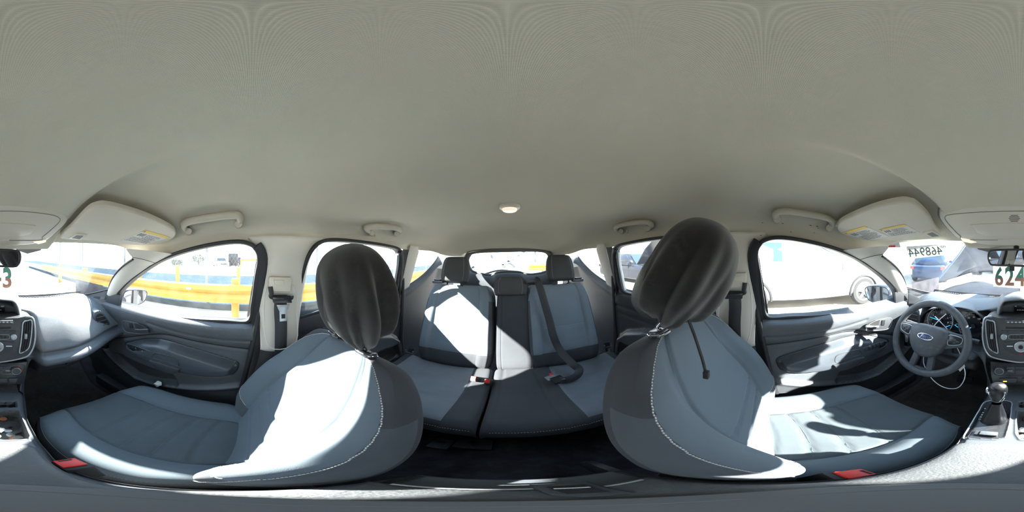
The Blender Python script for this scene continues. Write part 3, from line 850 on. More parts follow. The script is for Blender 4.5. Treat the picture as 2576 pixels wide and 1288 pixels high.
    def bp(s, t):
        k = (round(s * 2 * NB), round(t * 2 * NH))
        if k not in bc: bc[k] = bpos(s, t)
        return bc[k]
    def edge_a(h): return interp([(-.02, .240), (.1, .244), (.30, .246), (.42, .244), (.50, .235), (.56, .20), (.59, .14), (.60, .0)], h)
    def bzone(s, t):
        _, a, d, h = bp(s, t)
        fr = d > -.03 and not (abs(a) > .249 and d < .03)
        sg = 'R' if a > 0 else 'L'
        if d < -.07: return 'rear'
        if not fr or abs(a) > edge_a(h):
            return 'up' + sg if h > .46 else 'side' + sg
        if abs(a) > .150 and h < .10 + .9 * (abs(a) - .150): return 'low' + sg
        if abs(a) < .150 - .02 * sm(.30, .55, h): return 'insert'
        return 'bol' + sg
    F1, F2, F3 = ('bolster', M['fab_l']), ('side_panel', M['fab_d']), ('shoulder_panel', M['fab_dd'])
    zoned(lambda s, t: bp(s, t)[0], bzone, NB, NH, {'insert': ('backrest_insert', M['fab_l']), 'bolL': F1, 'bolR': F1, 'sideL': F2, 'sideR': F2, 'upL': F3, 'upR': F3, 'lowL': ('lower_panel', M['fab_d']), 'lowR': ('lower_panel', M['fab_d']), 'rear': ('back_panel', M['fab_dd'])}, root, cu=True)
    # stitched seam round the front face, following the boundary to the side panel
    def find_s(a_t, h, sg):
        best = None
        for k in range(0, 61):
            s = k / 300 * (13 / 13) if sg > 0 else 1 - k / 300
            a, d = gb(s % 1.0)
            if abs(a) >= a_t or d < -.0: return s
        return best
    for sg in (-1, 1):
        line = []
        for j in range(6, 118):
            t = j / 130; h = gu(t)[0]; ea = min(edge_a(h), .2485)
            if ea < .02: break
            lo = 0
            for k in range(0, 90):
                s = (k / 300) if sg > 0 else (1 - k / 300) % 1.0
                a, d = gb(s)
                if abs(a) > ea: break
            p, a, d, h = bpos(s, t); q = bpos(s + (.004 if sg > 0 else -.004), t)[0]
            line.append(p + (p - (BO + UP * h - FW * .03)).normalized() * .0016)
        dashes('stitching', line, None, M['stitch'], root, on=.0042, off=.0022, w=.0012)
        # second seam between the bolster and the lower panel
        line = []
        for k in range(46, 86):
            s = (k / 300 * 1.0) if sg > 0 else (1 - k / 300)
            a, d = gb(s % 1.0)
            if abs(a) < .152 or abs(a) > .2484: continue
            t0 = 0
            for j in range(200):
                if gu(j / 200)[0] >= .103 + .9 * (abs(a) - .150): t0 = j / 200; break
            p, a, d, h = bpos(s % 1.0, t0); line.append(p + FW * .0012)
        if len(line) > 2: dashes('stitching', line, None, M['stitch'], root, on=.0042, off=.0022, w=.001)
    # ---------------- headrest with its posts and collars
    top = BO + UP * .612 - FW * .060
    return root, BO, UP, FW, top

M['stitch_dk'] = mat('grey_stitching', (.16, .17, .18), .8)
P_X, D_X = .365, -.365
seatP, PO, PU, PF, PT = front_seat(1, P_X, .00, -.765, .030, -.785, math.radians(23.5), 'passenger front seat in grey cloth beside the yellow guardrail')
seatD, DO, DU, DF, DT = front_seat(-1, D_X, -.085, -.738, .005, -.740, math.radians(17), 'driver seat in grey cloth behind the steering wheel')

def headrest(root, BO, UP, FW, xc, tilt, lift, hh, wd=.125, dp=.055, bez_h=.592, bez_f=-.043, shift=0.0):
    """leather pad on two posts; returns the local frame of the pad"""
    B0 = BO + UP * bez_h + FW * bez_f
    ct, st = math.cos(tilt), math.sin(tilt)
    U = Vector((0, st, ct)); F = Vector((0, ct, -st))          # leaning towards the windshield
    for sg in (-1, 1):
        c = Vector((xc + sg * .070, B0.y, B0.z))
        col = slab('post_collar', [c + Vector((math.copysign(abs(math.cos(a)) ** .6, math.cos(a)) * .027, 0, 0)) + FW * math.copysign(abs(math.sin(a)) ** .6, math.sin(a)) * .020 for a in [2 * math.pi * k / 28 for k in range(28)]], UP, .014, M['gloss'], root, bev=.005)
        tube('collar_rim', [c + UP * .006 + Vector((math.copysign(abs(math.cos(a)) ** .6, math.cos(a)) * .0275, 0, 0)) + FW * math.copysign(abs(math.sin(a)) ** .6, math.sin(a)) * .0205 for a in [2 * math.pi * k / 32 for k in range(32)]], .0018, M['chrome'], col, n=6, closed=True)
        tube('headrest_post', [c, c + UP * .02, c + U * (lift + .05)], .0062, M['chrome'], root, n=12)
    O = Vector((xc, B0.y, B0.z)) + U * lift + F * shift
    def f(s, t):
        a = 2 * math.pi * s; h = t
        wv = wd * interp([(0, .0), (.03, .55), (.10, .86), (.3, 1), (.7, .93), (.9, .72), (.97, .42), (1, .0)], h)
        dv = dp * interp([(0, .0), (.03, .5), (.12, .9), (.4, 1), (.8, .8), (.95, .4), (1, .0)], h)
        c_, s_ = math.cos(a), math.sin(a)
        return O + Vector((math.copysign(abs(c_) ** .75, c_) * wv, 0, 0)) + F * (math.copysign(abs(s_) ** .8, s_) * dv) + U * (h * hh)
    surf('headrest', f, 48, 30, M['leather'], root, cu=True)
    return O, U, F
hp = headrest(seatP, PO, PU, PF, P_X, math.radians(8), .05, .17, .098, .044)
hd = headrest(seatD, DO, DU, DF, D_X + .012, math.radians(25), .020, .19, .122, .060, shift=-.052)

# ---------------- cloth pulled over the headrests
def hood(name, label, T, Bt, wd, dp, seed, skew, group):
    U = (T - Bt); hh = U.length; U = U.normalized(); F = U.cross(Vector((1, 0, 0))).normalized(); O = Bt; z0 = 0
    if F.y < 0: F = -F
    X0 = U.cross(F).normalized()
    if X0.x < 0: X0 = -X0
    rnd = random.Random(seed); ph = [rnd.uniform(0, 6.28) for _ in range(8)]
    X = X0
    def f(s, t):
        a = 2 * math.pi * s; h = 1 - t                        # t runs from the crown down to the gathered neck
        wv = wd * interp([(0, .36), (.03, .46), (.12, .72), (.28, .93), (.45, 1.0), (.65, .98), (.82, .86), (.93, .62), (.985, .28), (1, .0)], h)
        dv = dp * interp([(0, .42), (.03, .52), (.12, .78), (.28, .95), (.5, 1.0), (.75, .92), (.90, .66), (.98, .28), (1, .0)], h)
        c_, s_ = math.cos(a), math.sin(a)
        amp = .016 * sm(.99, .45, h) + .012 * sm(.25, .02, h)
        fold = math.sin(7 * a + ph[0] + 1.2 * h) * .5 + math.sin(11 * a + ph[1] - 2.0 * h) * .35 + math.sin(17 * a + ph[2]) * .25 * sm(.5, 0, h) + math.sin(29 * a + ph[3]) * .25 * sm(.16, 0, h)
        fold = fold - .25 * abs(math.sin(4.5 * a + ph[4]))
        k = 1 + amp * fold / .1
        sag = .014 * math.sin(a * 2 + ph[5]) * sm(.2, 0, h)
        return O + X * (math.copysign(abs(c_) ** .8, c_) * wv * k + skew * (1 - h) ** 2) + F * (math.copysign(abs(s_) ** .85, s_) * dv * k) + U * (z0 + h * hh + sag)
    o = surf(name, f, 150, 90, M['cloth'], cu=True)
    o.modifiers.new('thickness', 'SOLIDIFY').thickness = .002
    tag(o, label, 'headrest cover', group)
    # sewn seam across the front
    sm_ = [f(.25 + .12 * math.cos(k / 20 * 2.6), .10 + .62 * k / 20) for k in range(21)]
    tube('seam', [p + (p - (O + U * (z0 + .5 * hh))).normalized() * .0006 for p in sm_], .0012, M['black'], o, n=5)
    # gathered hem
    hem = [f(k / 60, .985) for k in range(60)]
    tube('gathered_hem', hem, .004, M['cloth'], o, n=6, closed=True)
    return o, f
hoodP, fP = hood('headrest_cover', 'black cloth hood over the passenger front headrest', PX(866, 616, .37), PX(902, 846, .345), .124, .078, 3, -.02, 'black cloth hoods on the front headrests')
hoodD, fD = hood('headrest_cover', 'black cloth hood half pulled off the driver headrest, drawstring hanging', PX(1812, 567, -.36), PX(1694, 782, -.335), .128, .080, 11, .02, 'black cloth hoods on the front headrests')

sc_ = DF.dot(DO + DF * .050)
ds = [PN(u, v, DF, sc_) for u, v in ((1731,800),(1738,818),(1747,842),(1757,872),(1767,903),(1774,930))]
st1 = tube('drawstring', crv(ds, 40), .0026, M['cloth'], hoodD, n=6)
tube('drawstring', crv([p + Vector((.004, .001, 0)) for p in ds], 40), .0022, M['cloth'], hoodD, n=6)
rbox('cord_toggle', PN(1777, 942, DF, sc_ + .004), (.010, .010, .020), M['rubber'], hoodD, bev=.002)

# ================================================================== rear bench
def rear_cushion(name, label, x0, x1, marks, insert, y0=-.90, y1=-.405, z0=-.735):
    root = thing('bench_seat', label, 'car seat', ((x0 + x1) / 2, y0, -.95), 'rear seat halves')
    W = x1 - x0
    L = crv([(-.02,-.02),(.02,0),(.12,-.004),(.25,.0),(.36,.016),(.43,.022),(.465,.012),(.485,-.02),(.482,-.07),(.465,-.13)], 100)
    def pos(s, t):
        x = lerp(x0, x1, s)
        i = t * 100; k = int(min(i, 99)); b, dz = L[k] * (1 - (i - k)) + L[k + 1] * (i - k)
        z = z0 + dz
        for m_ in marks: z -= .006 * gauss(x - (m_[0] + (m_[1] - m_[0]) * b / .48), .006)
        for (a0, a1, hgt) in insert:
            c = (a0 + a1) / 2; h = (a1 - a0) / 2
            z -= hgt * (1 - min(1, abs(x - c) / h) ** 2) * sm(.45, .3, b)
            if abs(x - c) < h * .92:
                for q in (.08, .15, .22, .30): z -= .004 * gauss(b - q - .012 * (1 - ((x - c) / h) ** 2), .0045)
        e = min(x - x0, x1 - x); r = .03
        if e < r: z -= r - math.sqrt(max(0, r * r - (r - e) ** 2))
        return Vector((x, y0 + b + .012 * (1 - (x / .62) ** 2), z)), x, b
    def zone(s, t):
        _, x, b = pos(s, t)
        for n, (a0, a1, hgt) in enumerate(insert):
            if a0 < x < a1 and b < .47: return ('ins' if b < .30 else 'frt')
        return 'dark'
    nu = max(30, int(W / .0085)); 
    zoned(lambda s, t: pos(s, t)[0], zone, nu, 80, {'ins': ('cushion_insert', M['fab_i2']), 'frt': ('cushion_front', M['fab_i2']), 'dark': ('cushion', M['fab_dd'])}, root, flip=False)
    ln = [pos(.03 + .94 * k / 100, .80)[0] + Vector((0, .001, .001)) for k in range(101)]
    dashes('stitching', ln, None, M['stitch'], root, on=.004, off=.004, w=.0007)
    # fold-down foot of the cushion frame
    rbox('cushion_base', ((x0 + x1) / 2, y0 + .19, z0 - .14), (W - .04, .40, .16), M['black'], root, bev=.02)
    return root, pos
M['fab_i2'] = mat('rear_brightened_insert', (.150, .170, .195), .9, spec=.2, bump=.3, bscale=900, var=.08, vscale=9)  # insert cloth, likewise brightened in place of missing rear light
SPL = .085
rc40, _ = rear_cushion('rear_seat', 'narrow rear seat half on the passenger side with sunlit backrest', SPL + .004, .66, [(.185, .185)], [(.19, .60, .016)])
rc60, _ = rear_cushion('rear_seat', 'wide rear seat half with low middle headrest and blue-grey outer backrest', -.66, SPL - .004, [(.03, .05), (-.13, -.15), (-.22, -.21)], [(-.60, -.215, .016)])
RUP = Vector((0, -math.sin(math.radians(20)), math.cos(math.radians(20)))); RFW = Vector((0, math.cos(math.radians(20)), math.sin(math.radians(20))))
RB = Vector((0, -.885, -.745))
def rear_back(root, x0, x1, kind):
    W = x1 - x0; xm = (x0 + x1) / 2
    light = kind == 'outer'
    outer = 1 if xm > 0 else -1
    hs = crv([(-.01,-.03,.92),(.03,.0,.95),(.12,.012,1.0),(.25,.012,1.0),(.40,.006,1.0),(.50,.0,.985),(.55,-.010,.94),(.578,-.026,.88),(.588,-.055,.84),(.585,-.10,.82)] if light else
                 [(-.005,-.02,.93),(.03,.004,.97),(.12,.010,1.0),(.25,.010,1.0),(.42,.006,.98),(.52,.0,.95),(.555,-.012,.92),(.572,-.03,.88),(.575,-.06,.86),(.570,-.10,.84)], 100)
    def pos(s, t):
        i = t * 100; k = int(min(i, 99)); h, fw, ws = hs[k] * (1 - (i - k)) + hs[k + 1] * (i - k)
        a = 2 * s - 1; aa = math.copysign(abs(a) ** .9, a)
        d = .0; ab = abs(aa)
        if light:
            d += .030 * sm(.55, .74, ab) * interp([(0, .3), (.12, .8), (.25, 1), (.42, .7), (.55, .1)], h) - .085 * sm(.86, 1.0, ab) ** 2
            d -= .005 * gauss(ab - .62 + .04 * sm(.3, .5, h) * 0, .02)
            if ab < .60:
                for q in (.17, .225, .28, .345): d -= .0035 * gauss(h - q, .004)
            d -= .004 * gauss(h - .105, .005)
        else:
            d += .012 * (1 - ab ** 2) - .07 * sm(.88, 1, ab) ** 2 - .004 * gauss(ab - .70, .02)
        p = RB + Vector((xm + aa * W / 2 * ws, 0, 0)) + RUP * h + RFW * (d + fw)
        return p, aa, h
    def zone(s, t):
        _, a, h = pos(s, t)
        if not light: return 'mid'
        if h < .105: return 'low'
        if abs(a) < .62: return 'ins'
        if abs(a) > .88 and h < .47 : return 'edgeL' if a < 0 else 'edgeR'
        return 'bolL' if a < 0 else 'bolR'
    Z = zoned(lambda s, t: pos(s, t)[0], zone, 84, 110, {'mid': ('middle_backrest', M['fab_dd']), 'low': ('lower_panel', M['fab_dd']), 'ins': ('backrest_insert', M['fab_r']), 'bolL': ('bolster', M['fab_r']), 'bolR': ('bolster', M['fab_r']), 'edgeL': ('side_panel', M['fab_d']), 'edgeR': ('side_panel', M['fab_d'])}, root, flip=True)
    # rear shell so the back is solid
    def rear(s, t):
        p, a, h = pos(s, lerp(.02, 1, t)); return p - RFW * lerp(.10, .02, sm(.8, 1, t)) if t < .98 else p
    surf('back_panel', rear, 20, 24, M['carpet'], root)
    if light:
        for q in (.172, .227, .282):
            ln = []
            for k in range(41):
                a = lerp(-.60, .60, k / 40); s = (1 + math.copysign(abs(a) ** (1 / .9), a)) / 2
                t = q / .60 * .78
                lo, hi = 0., .9
                for _ in range(22):
                    m_ = (lo + hi) / 2
                    if pos(s, m_)[2] < q: lo = m_
                    else: hi = m_
                ln.append(pos(s, lo)[0] + RFW * .001)
            dashes('stitching', ln, None, M['stitch'], root, on=.0035, off=.004, w=.0006)
    return pos
pb40 = rear_back(rc40, SPL + .006, .575, 'outer')
pb60 = rear_back(rc60, -.575, -.105, 'outer')
pbm = rear_back(rc60, -.165, SPL - .004, 'mid')
def rear_headrest(root, c, w, h, d, low):
    def f(s, t):
        a = 2 * math.pi * s; hh = t
        wv = w / 2 * interp([(0, 0), (.02, .78), (.08, .93), (.3, 1), (.75, .92 if not low else .96), (.92, .80), (.98, .62), (1, 0)], hh)
        dv = d / 2 * interp([(0, 0), (.02, .6), (.1, .9), (.5, 1), (.85, .85), (.96, .5), (1, 0)], hh)
        c_, s_ = math.cos(a), math.sin(a)
        k = 1 - .03 * gauss(abs(c_) - .74, .05) * (1 if s_ > 0 else 0)
        return Vector(c) + Vector((math.copysign(abs(c_) ** .7, c_) * wv, 0, 0)) + RFW * math.copysign(abs(s_) ** .6, s_) * dv * k + RUP * (hh * h)
    o = surf('headrest', f, 64, 34, M['fab_d2'], root, cu=True)
    for sg in (-1, 1):
        ln = []
        for k in range(40):
            t = lerp(.06, .93, k / 39); s = .25 - sg * .105
            p = f(s, t); ln.append(p + RFW * .0012)
        dashes('stitching', ln, None, M['stitch'], o, on=.0042, off=.003, w=.0008)
    if not low:
        for sg in (-1, 1):
            b = Vector(c) + Vector((sg * .055, 0, 0)); 
            tube('headrest_post', [b - RUP * .03, b + RUP * .03], .006, M['gloss'], root)
            rbox('post_collar', b - RUP * .022, (.036, .036, .010), M['gloss'], root, bev=.004, rot=Matrix.Rotation(math.radians(20), 3, 'X'))
    return o
M['fab_d2'] = mat('headrest_cloth', (.070, .072, .074), .9, spec=.2, bump=.3, bscale=800, var=.05)
topc = RB + RUP * .585
rear_headrest(rc40, topc + Vector((.385, -.045, .000)), .215, .205, .11, False)
rear_headrest(rc60, topc + Vector((-.385, -.045, .006)), .215, .205, .11, False)
rear_headrest(rc60, topc + Vector((-.016, .035, -.068)), .215, .130, .10, True)
# seatback release handles on the shoulders
for root, sx in ((rc40, 1), (rc60, -1)):
    c = topc + Vector((sx * .515, -.05, .004))
    rbox('release_handle', c, (.085, .05, .022), M['release'], root, bev=.006)
    rbox('release_lever', c + Vector((0, .012, .016)), (.055, .02, .012), M['gloss'], root, bev=.003)

# the bench stands a little nearer than drawn
RSCALE = .92
def nearer(o):
    o.location = o.location * RSCALE; o.scale = (RSCALE,) * 3
nearer(rc40); nearer(rc60)
# ================================================================== dashboard
dash = thing('dashboard', 'dark grey dashboard below the windshield, its top in full sun', 'dashboard', (0, .85, -.65))
DP = [(1.17,-.305),(1.0,-.268),(.92,-.248),(.84,-.247),(.76,-.275),(.69,-.322),(.635,-.372),(.604,-.410),(.606,-.428),(.595,-.440),(.570,-.450),(.562,-.468),(.58,-.490),(.62,-.510),(.655,-.55),(.68,-.60),(.80,-.64),(1.0,-.62),(1.19,-.60)]
DCR = np.array(crv(DP, 120))
WB = [(abs(p[0]), p[1]) for p in WS_BOT]
def dash_f(s, t):
    x = lerp(-.70, .70, s); i = t * 120; k = int(min(i, 119)); y, z = DCR[k] * (1 - (i - k)) + DCR[k + 1] * (i - k)
    ax = abs(x); yb = interp(WB, min(ax, .66))
    sh = .125 * sm(.30, .68, ax)                       # wraps towards the doors
    wgt = sm(1.10, .86, y)
    y2 = y + sh * wgt
    if x < 0: y2 += .04 * sm(-.43, -.46, z) * sm(.10, .2, ax) * sm(-.62, -.5, z)  # no shelf on the driver side
    y2 += .075 * sm(.19, .15, ax) * sm(.76, .68, y)
    kk = sm(-.60, -.54, x) * sm(-.12, -.18, x)
    y2 += .17 * kk * sm(-.283, -.305, z) * sm(-.50, -.45, z)
    y2 = min(y2, yb + .004)
    if t < .02: y2 = yb
    # droop towards the outer ends
    z2 = z - .020 * sm(.35, .66, ax) * wgt + (.0 if y < 1.05 else (interp([(abs(p[0]), p[2]) for p in WS_BOT], min(ax, .66)) + .295) * sm(1.05, 1.17, y))
    # hump behind the centre screen
    z2 += .055 * gauss(x, .13) * sm(1.0, .80, y) * (1 if y > .7 else 0) * sm(.70, .74, y)
    return Vector((x, y2, z2))
def dash_zone(s, t):
    x = lerp(-.70, .70, s)
    i = t * 120 / 120 * (len(DP) - 1)
    if i < 7.6: return 'top'
    if i < 11.6: return 'ledge' if x > .12 else 'knee'
    if i < 15.2 and .16 < x < .62: return 'glove'
    return 'low'
zoned(dash_f, dash_zone, 150, 120, {'top': ('dash_pad', M['pad']), 'ledge': ('dash_ledge', M['ledge'] if 'ledge' in M else M['plast']), 'knee': ('knee_panel', M['plast']), 'glove': ('glovebox_lid', M['plast']), 'low': ('lower_dash', M['plast'])}, dash, flip=True)
# defroster strip along the glass
for sg in (-1, 1):
    st = [dash_f(.5 + sg * k, .085) + Vector((0, 0, .003)) for k in np.linspace(.03, .40, 30)]
    tube('defroster_slot', st, 0, M['black'], dash, up=(0, 0, 1), prof=rprof(.005, .016, .002), smooth=False)
    n = 0
    for a, b in zip(st[::2], st[1::2]):
        n += 1
    v_, f_ = join_geo([tube_geo([p + Vector((0, -.008, .003)), p + Vector((0, .008, .003))], .0016, 5) for p in st[::1]])
    o = mk('defroster_fins', v_, f_, M['plast'], dash); o['kind'] = 'stuff'
gh = [PY(u, v, .635) for u, v in ((163,914),(163,908),(203,893),(205,898))]
slab('glovebox_handle', gh, (0, -1, .2), .02, M['gloss'], dash, bev=.003)
# ---- outer air vents
def side_vent(sx):
    px = [(236,791),(242,783),(250,781),(260,786),(270,800),(277,816),(274,834),(265,848),(252,845),(243,838),(237,826)]
    pl = [side(PY(u, v, .735), sx) for u, v in px]
    n = Vector((-.35 * sx, -.93, .1)).normalized()
    o = slab('side_vent', [p - n * .09 for p in crv(pl, 40, True)], n, .098, M['soft'], dash, bev=.004)
    inn = in_out([V(p) for p in crv(pl, 40, True)], .80)
    slab('vent_mouth', [p + n * .0085 for p in inn], n, .001, M['black'], o)
    tube('vent_rim', [p + n * .009 for p in inn], .0025, M['plast'], o, n=6, closed=True)
    c = sum(pl, Vector()) / len(pl); zs = [p.z for p in inn]; B = basis(n)
    for k in range(5):
        z = lerp(max(zs), min(zs), (k + .8) / 5.6); row = [p for p in inn if abs(p.z - z) < .008]
        if len(row) < 2: continue
        a = min(row, key=lambda p: (p - c).dot(B.col[0])); b = max(row, key=lambda p: (p - c).dot(B.col[0]))
        a = Vector((a.x, a.y, z)); b = Vector((b.x, b.y, z)); d = (b - a); a += d * .06; b -= d * .06
        tube('vent_slat', [a + n * .010, b + n * .010], 0, M['plast'], o, up=(0, 0, 1), prof=rprof(.0045, .010, .002))
    rbox('vent_tab', c + n * .016 - Vector((0, 0, .012)), (.020, .010, .016), M['gloss'], o, bev=.003)
side_vent(1); side_vent(-1)
# tweeter grilles at the foot of the pillars
tw = [(-.66, 0)]
q = [PN(u, v, (-1, .35, 0), .92) for u, v in ((2285,737),(2318,752),(2300,764),(2284,764))]
slab('tweeter_grille', q, (.9, -.4, .1), .006, M['plast'], dash, bev=.002)
# ---- centre stack
SN = Vector((0, -1, .143)).normalized()
def ST(u, v, off=0.0): return PN(u, v, (0, 1, -.143), .665) + SN * off
CX = 2568
left = [(2513,799),(2492,795),(2478,800),(2473,821),(2472,848),(2475,868),(2480,882),(2489,894),(2506,901),(2535,907)]
px = left + [(2568,911)] + [(2 * CX - u, v) for u, v in left[::-1]]
stk = bpy.data.objects.new('centre_stack', None); COL.objects.link(stk); put(stk, (0, .62, -.47), dash)
sp = [ST(u, v) for u, v in px]
slab('stack_body', [p - SN * .12 for p in sp], SN, .12, M['stack'] if 'stack' in M else M['gloss'], stk, bev=.006)
rim = [ST(u, v, .001) for u, v in [(2496,796)] + left[2:] + [(2568,911)] + [(2 * CX - u, v) for u, v in left[2:][::-1]] + [(2 * CX - 2496, 796)]]
tube('stack_rim', crv(rim, 60), .0042, M['silver'], stk, n=8)
for mir in (0, 1):
    def mu(u): return 2 * CX - u if mir else u
    vp = [(2481,806),(2492,806),(2502,811),(2505,835),(2508,862),(2511,886),(2500,883),(2489,874),(2484,855),(2481,830)]
    pl = crv([ST(mu(u), v, .002) for u, v in vp], 40, True)
    o = slab('air_vent', [V(p) for p in pl], SN, .002, M['black'], stk)
    tube('vent_rim', [V(p) + SN * .003 for p in pl], .0030, M['silver'], o, n=6, closed=True)
    for k in range(3):
        f = (k + 1) / 4
        a = [ST(mu(lerp(l, r, f)), v, .004) for l, r, v in ((2482,2501,809),(2482,2504,830),(2484,2507,855),(2490,2509,875),(2497,2510,883))]
        tube('vent_slat', crv(a, 16), 0, M['plast'], o, up=SN, prof=rprof(.010, .0022, .001))
    rbox('vent_tab', ST(mu(2496), 844, .010), (.011, .012, .024), M['silver'], o, bev=.003)
# radio face
def plate(name, pts, mt, par, th=.003, bev=.001): return slab(name, pts, SN, th, mt, par, bev=bev)
def rect(u0, u1, v0, v1, off=.001, sl=0): return [ST(u0, v0, off), ST(u1, v0 + sl, off), ST(u1, v1 + sl, off), ST(u0, v1, off)]
plate('shelf_edge', rect(2528, 2608, 804, 812, .001), M['plast'], stk, .016, .004)
dsh = []
for k in range(8):
    c = (2533 + k * 9.5); dsh.append([ST(c, 808, .0172), ST(c + 4, 806, .0172), ST(c + 8, 808, .0172), ST(c + 4, 810, .0172)])
v_, f_ = join_geo([(d, [(0, 1, 2, 3)]) for d in dsh]); mk('shelf_pattern', v_, f_, M['silver'], stk, smooth=False)
plate('disc_slot', rect(2530, 2603, 822, 827), M['black'], stk, .001)
for k in range(6): plate('radio_button', rect(2519 + k * 16.5, 2533.5 + k * 16.5, 831, 836), M['plast'], stk, .003)
kp = crv([ST(u, v, .001) for u, v in ((2540,842),(2568,841),(2597,842),(2599,847),(2597,852),(2568,853),(2540,852),(2538,847))], 30, True)
pd = plate('number_pad', [V(p) for p in kp], M['plast'], stk, .002)
tube('pad_rim', [V(p) + SN * .002 for p in kp], .0012, M['silver'], pd, n=5, closed=True)
for k in range(6):
    for r in range(2): plate('pad_key', rect(2542 + k * 9, 2549.5 + k * 9, 843 + r * 4.8, 846.5 + r * 4.8, .003), M['gloss'], pd, .002, .0005)
for u in (2526, 2610):
    lathe('radio_knob', [(.0125, 0), (.0125, .012), (.011, .014), (.007, .0145), (.006, .012), (0, .012)], ST(u, 846, .0), SN, M['silver'], stk, n=24)
mp = [(2525,860),(2553,859),(2560,868),(2556,880),(2550,884),(2580,884),(2576,868),(2583,859),(2611,860),(2609,876),(2600,884),(2582,892),(2554,892),(2536,884),(2527,876)]
plate('menu_panel', [ST(u, v, .001) for u, v in ((2525,860),(2568,857),(2611,860),(2609,877),(2600,884),(2582,892),(2554,892),(2536,884),(2527,877))], M['plast'], stk, .002)
lathe('menu_knob', [(.026, 0), (.026, .008), (.024, .010), (.017, .010), (.016, .006), (.011, .006), (.010, .009), (0, .009)], ST(2568, 871, .002), SN, M['silver'], stk, n=32)
lathe('menu_button', [(.009, 0), (.009, .004), (0, .004)], ST(2568, 871, .010), SN, M['gloss'], stk, n=20)
for u in (2533, 2591): plate('menu_key', rect(u, u + 15, 869, 871, .0035), M['dial'], stk, .001, 0)
hz = [ST(2568, 886, .0035), ST(2572, 891, .0035), ST(2564, 891, .0035)]
tube('hazard_mark', hz, .0010, M['red'], stk, n=5, closed=True)
# ---- screen hood on top of the stack
hd_ = bpy.data.objects.new('screen_hood', None); COL.objects.link(hd_); put(hd_, (0, .72, -.27), dash)
arch = [(2511,803),(2513,790),(2518,772),(2526,761),(2540,757.5),(2568,756),(2596,757.5),(2610,761),(2618,772),(2623,790),(2625,803)]
A0 = [V(p) for p in crv([PY(u, v, .675 - .03 * (1 - abs(u - 2568) / 57)) for u, v in arch], 40)]
ca = sum(A0, Vector()) / len(A0)
def exp_(k, dy, dz): return [Vector((p.x * k, p.y + dy, (p.z - ca.z) * k + ca.z + dz)) for p in A0]
R = [exp_(.86, .13, -.005), exp_(.97, .03, 0), exp_(1.0, 0, 0), exp_(1.05, .002, .004), exp_(1.16, .05, .008), exp_(1.34, .13, -.004), exp_(1.55, .22, -.03)]
Vv = [p for r in R for p in r]; mk('hood_shell', Vv, grid_faces(40, len(R) - 1), M['pad'], hd_)
bk = exp_(.865, .128, -.005)
mk('recess_back', bk, [tuple(range(len(bk)))], M['gloss'], hd_, smooth=False)
fl_ = [ST(2513, 800, .0), ST(2623, 800, .0), bk[-1], bk[0]]
mk('recess_floor', fl_, [(0, 1, 2, 3)], M['plast'], hd_, smooth=False)
scr = [PY(u, v, .752) for u, v in ((2551,769),(2588,769),(2588,786),(2551,786))]
sc_ = slab('display', scr, (0, -1, .1), .006, M['screen'], hd_, bev=.002)
text('date_digits', '01.01.2019', PY(2569, 780, .744), (0, -1, .1), (0, .1, 1), .0085, M['dial'], sc_)
for u0, u1 in ((2552.5, 2558), (2578, 2587)): slab('status_mark', [PY(u0, 764.5+5, .744), PY(u1, 764.5+5, .744), PY(u1, 766+5, .744), PY(u0, 766+5, .744)], (0, -1, .1), .0005, M['dial'], sc_)
# ---- climate panel
HN = Vector((0, -1, .35)).normalized()
def HV(u, v, off=0.0): return PN(u, v, (0, 1, -.35), .785) + HN * off
hp_ = [(2491,910),(2568,914),(2645,910),(2643,940),(2637,966),(2568,968),(2497,966),(2492,940)]
hv = bpy.data.objects.new('climate_panel', None); COL.objects.link(hv); put(hv, (0, .60, -.56), dash)
slab('panel_face', [HV(u, v) - HN * .06 for u, v in hp_], HN, .06, M['gloss'], hv, bev=.003)
bo = crv([HV(u, v, .001) for u, v in ((2503,917),(2568,921),(2633,917),(2634,935),(2628,943),(2568,946),(2508,943),(2502,935))], 50, True)
tube('panel_line', [V(p) for p in bo], .0010, M['plast'], hv, n=5, closed=True)
for n_, u in enumerate((2515, 2616)):
    lathe('climate_knob', [(.019, 0), (.019, .004), (.0165, .005), (.0155, .018), (.013, .020), (0, .0195)], HV(u, 931, .001), HN, M['plast'], hv, n=28)
    c = HV(u, 931, .018); B = basis(HN)
    tube('knob_ring', [c + B @ Vector((.0160 * math.cos(2*math.pi*k/28), .0160 * math.sin(2*math.pi*k/28), 0)) for k in range(28)], .0014, M['silver'], hv, n=5, closed=True)
    if n_: tube('warm_mark', [HV(u, 931, .005) + B @ Vector((.021 * math.cos(a), .021 * math.sin(a), 0)) for a in np.linspace(-1.2, 1.2, 14)], .0012, M['red'], hv, n=5)
def hrect(u0, u1, v0, v1, off=.001): return [HV(u0, v0, off), HV(u1, v0, off), HV(u1, v1, off), HV(u0, v1, off)]
for u0, u1, v0, v1 in ((2532,2552,922,929),(2532,2552,933,938),(2554,2582,922,927),(2554,2582,931,941),(2584,2604,922,929),(2584,2604,933,938)):
    slab('climate_button', hrect(u0, u1, v0, v1), HN, .002, M['plast'], hv, bev=.0008)
for u in (2535, 2590): slab('button_mark', hrect(u, u + 13, 932, 932.8, .003), HN, .0005, M['dial'], hv)
for n_, (u0, u1) in enumerate(((2514,2560),(2571,2594),(2596,2621))):
    slab('lower_button', [HV(u0, 951, .001), HV(u1, 951, .001), HV(u1 - (5 if n_ != 1 else 0), 962, .001), HV(u0 + (5 if n_ != 1 else 0), 962, .001)], HN, .004, M['plast'], hv, bev=.002)
amber = mat('amber_light', (.9, .35, .02), .4, emit=(1, .42, .02, 2.2))
slab('airbag_light', hrect(2524, 2533, 957, 959.5, .0055), HN, .0006, amber, hv)
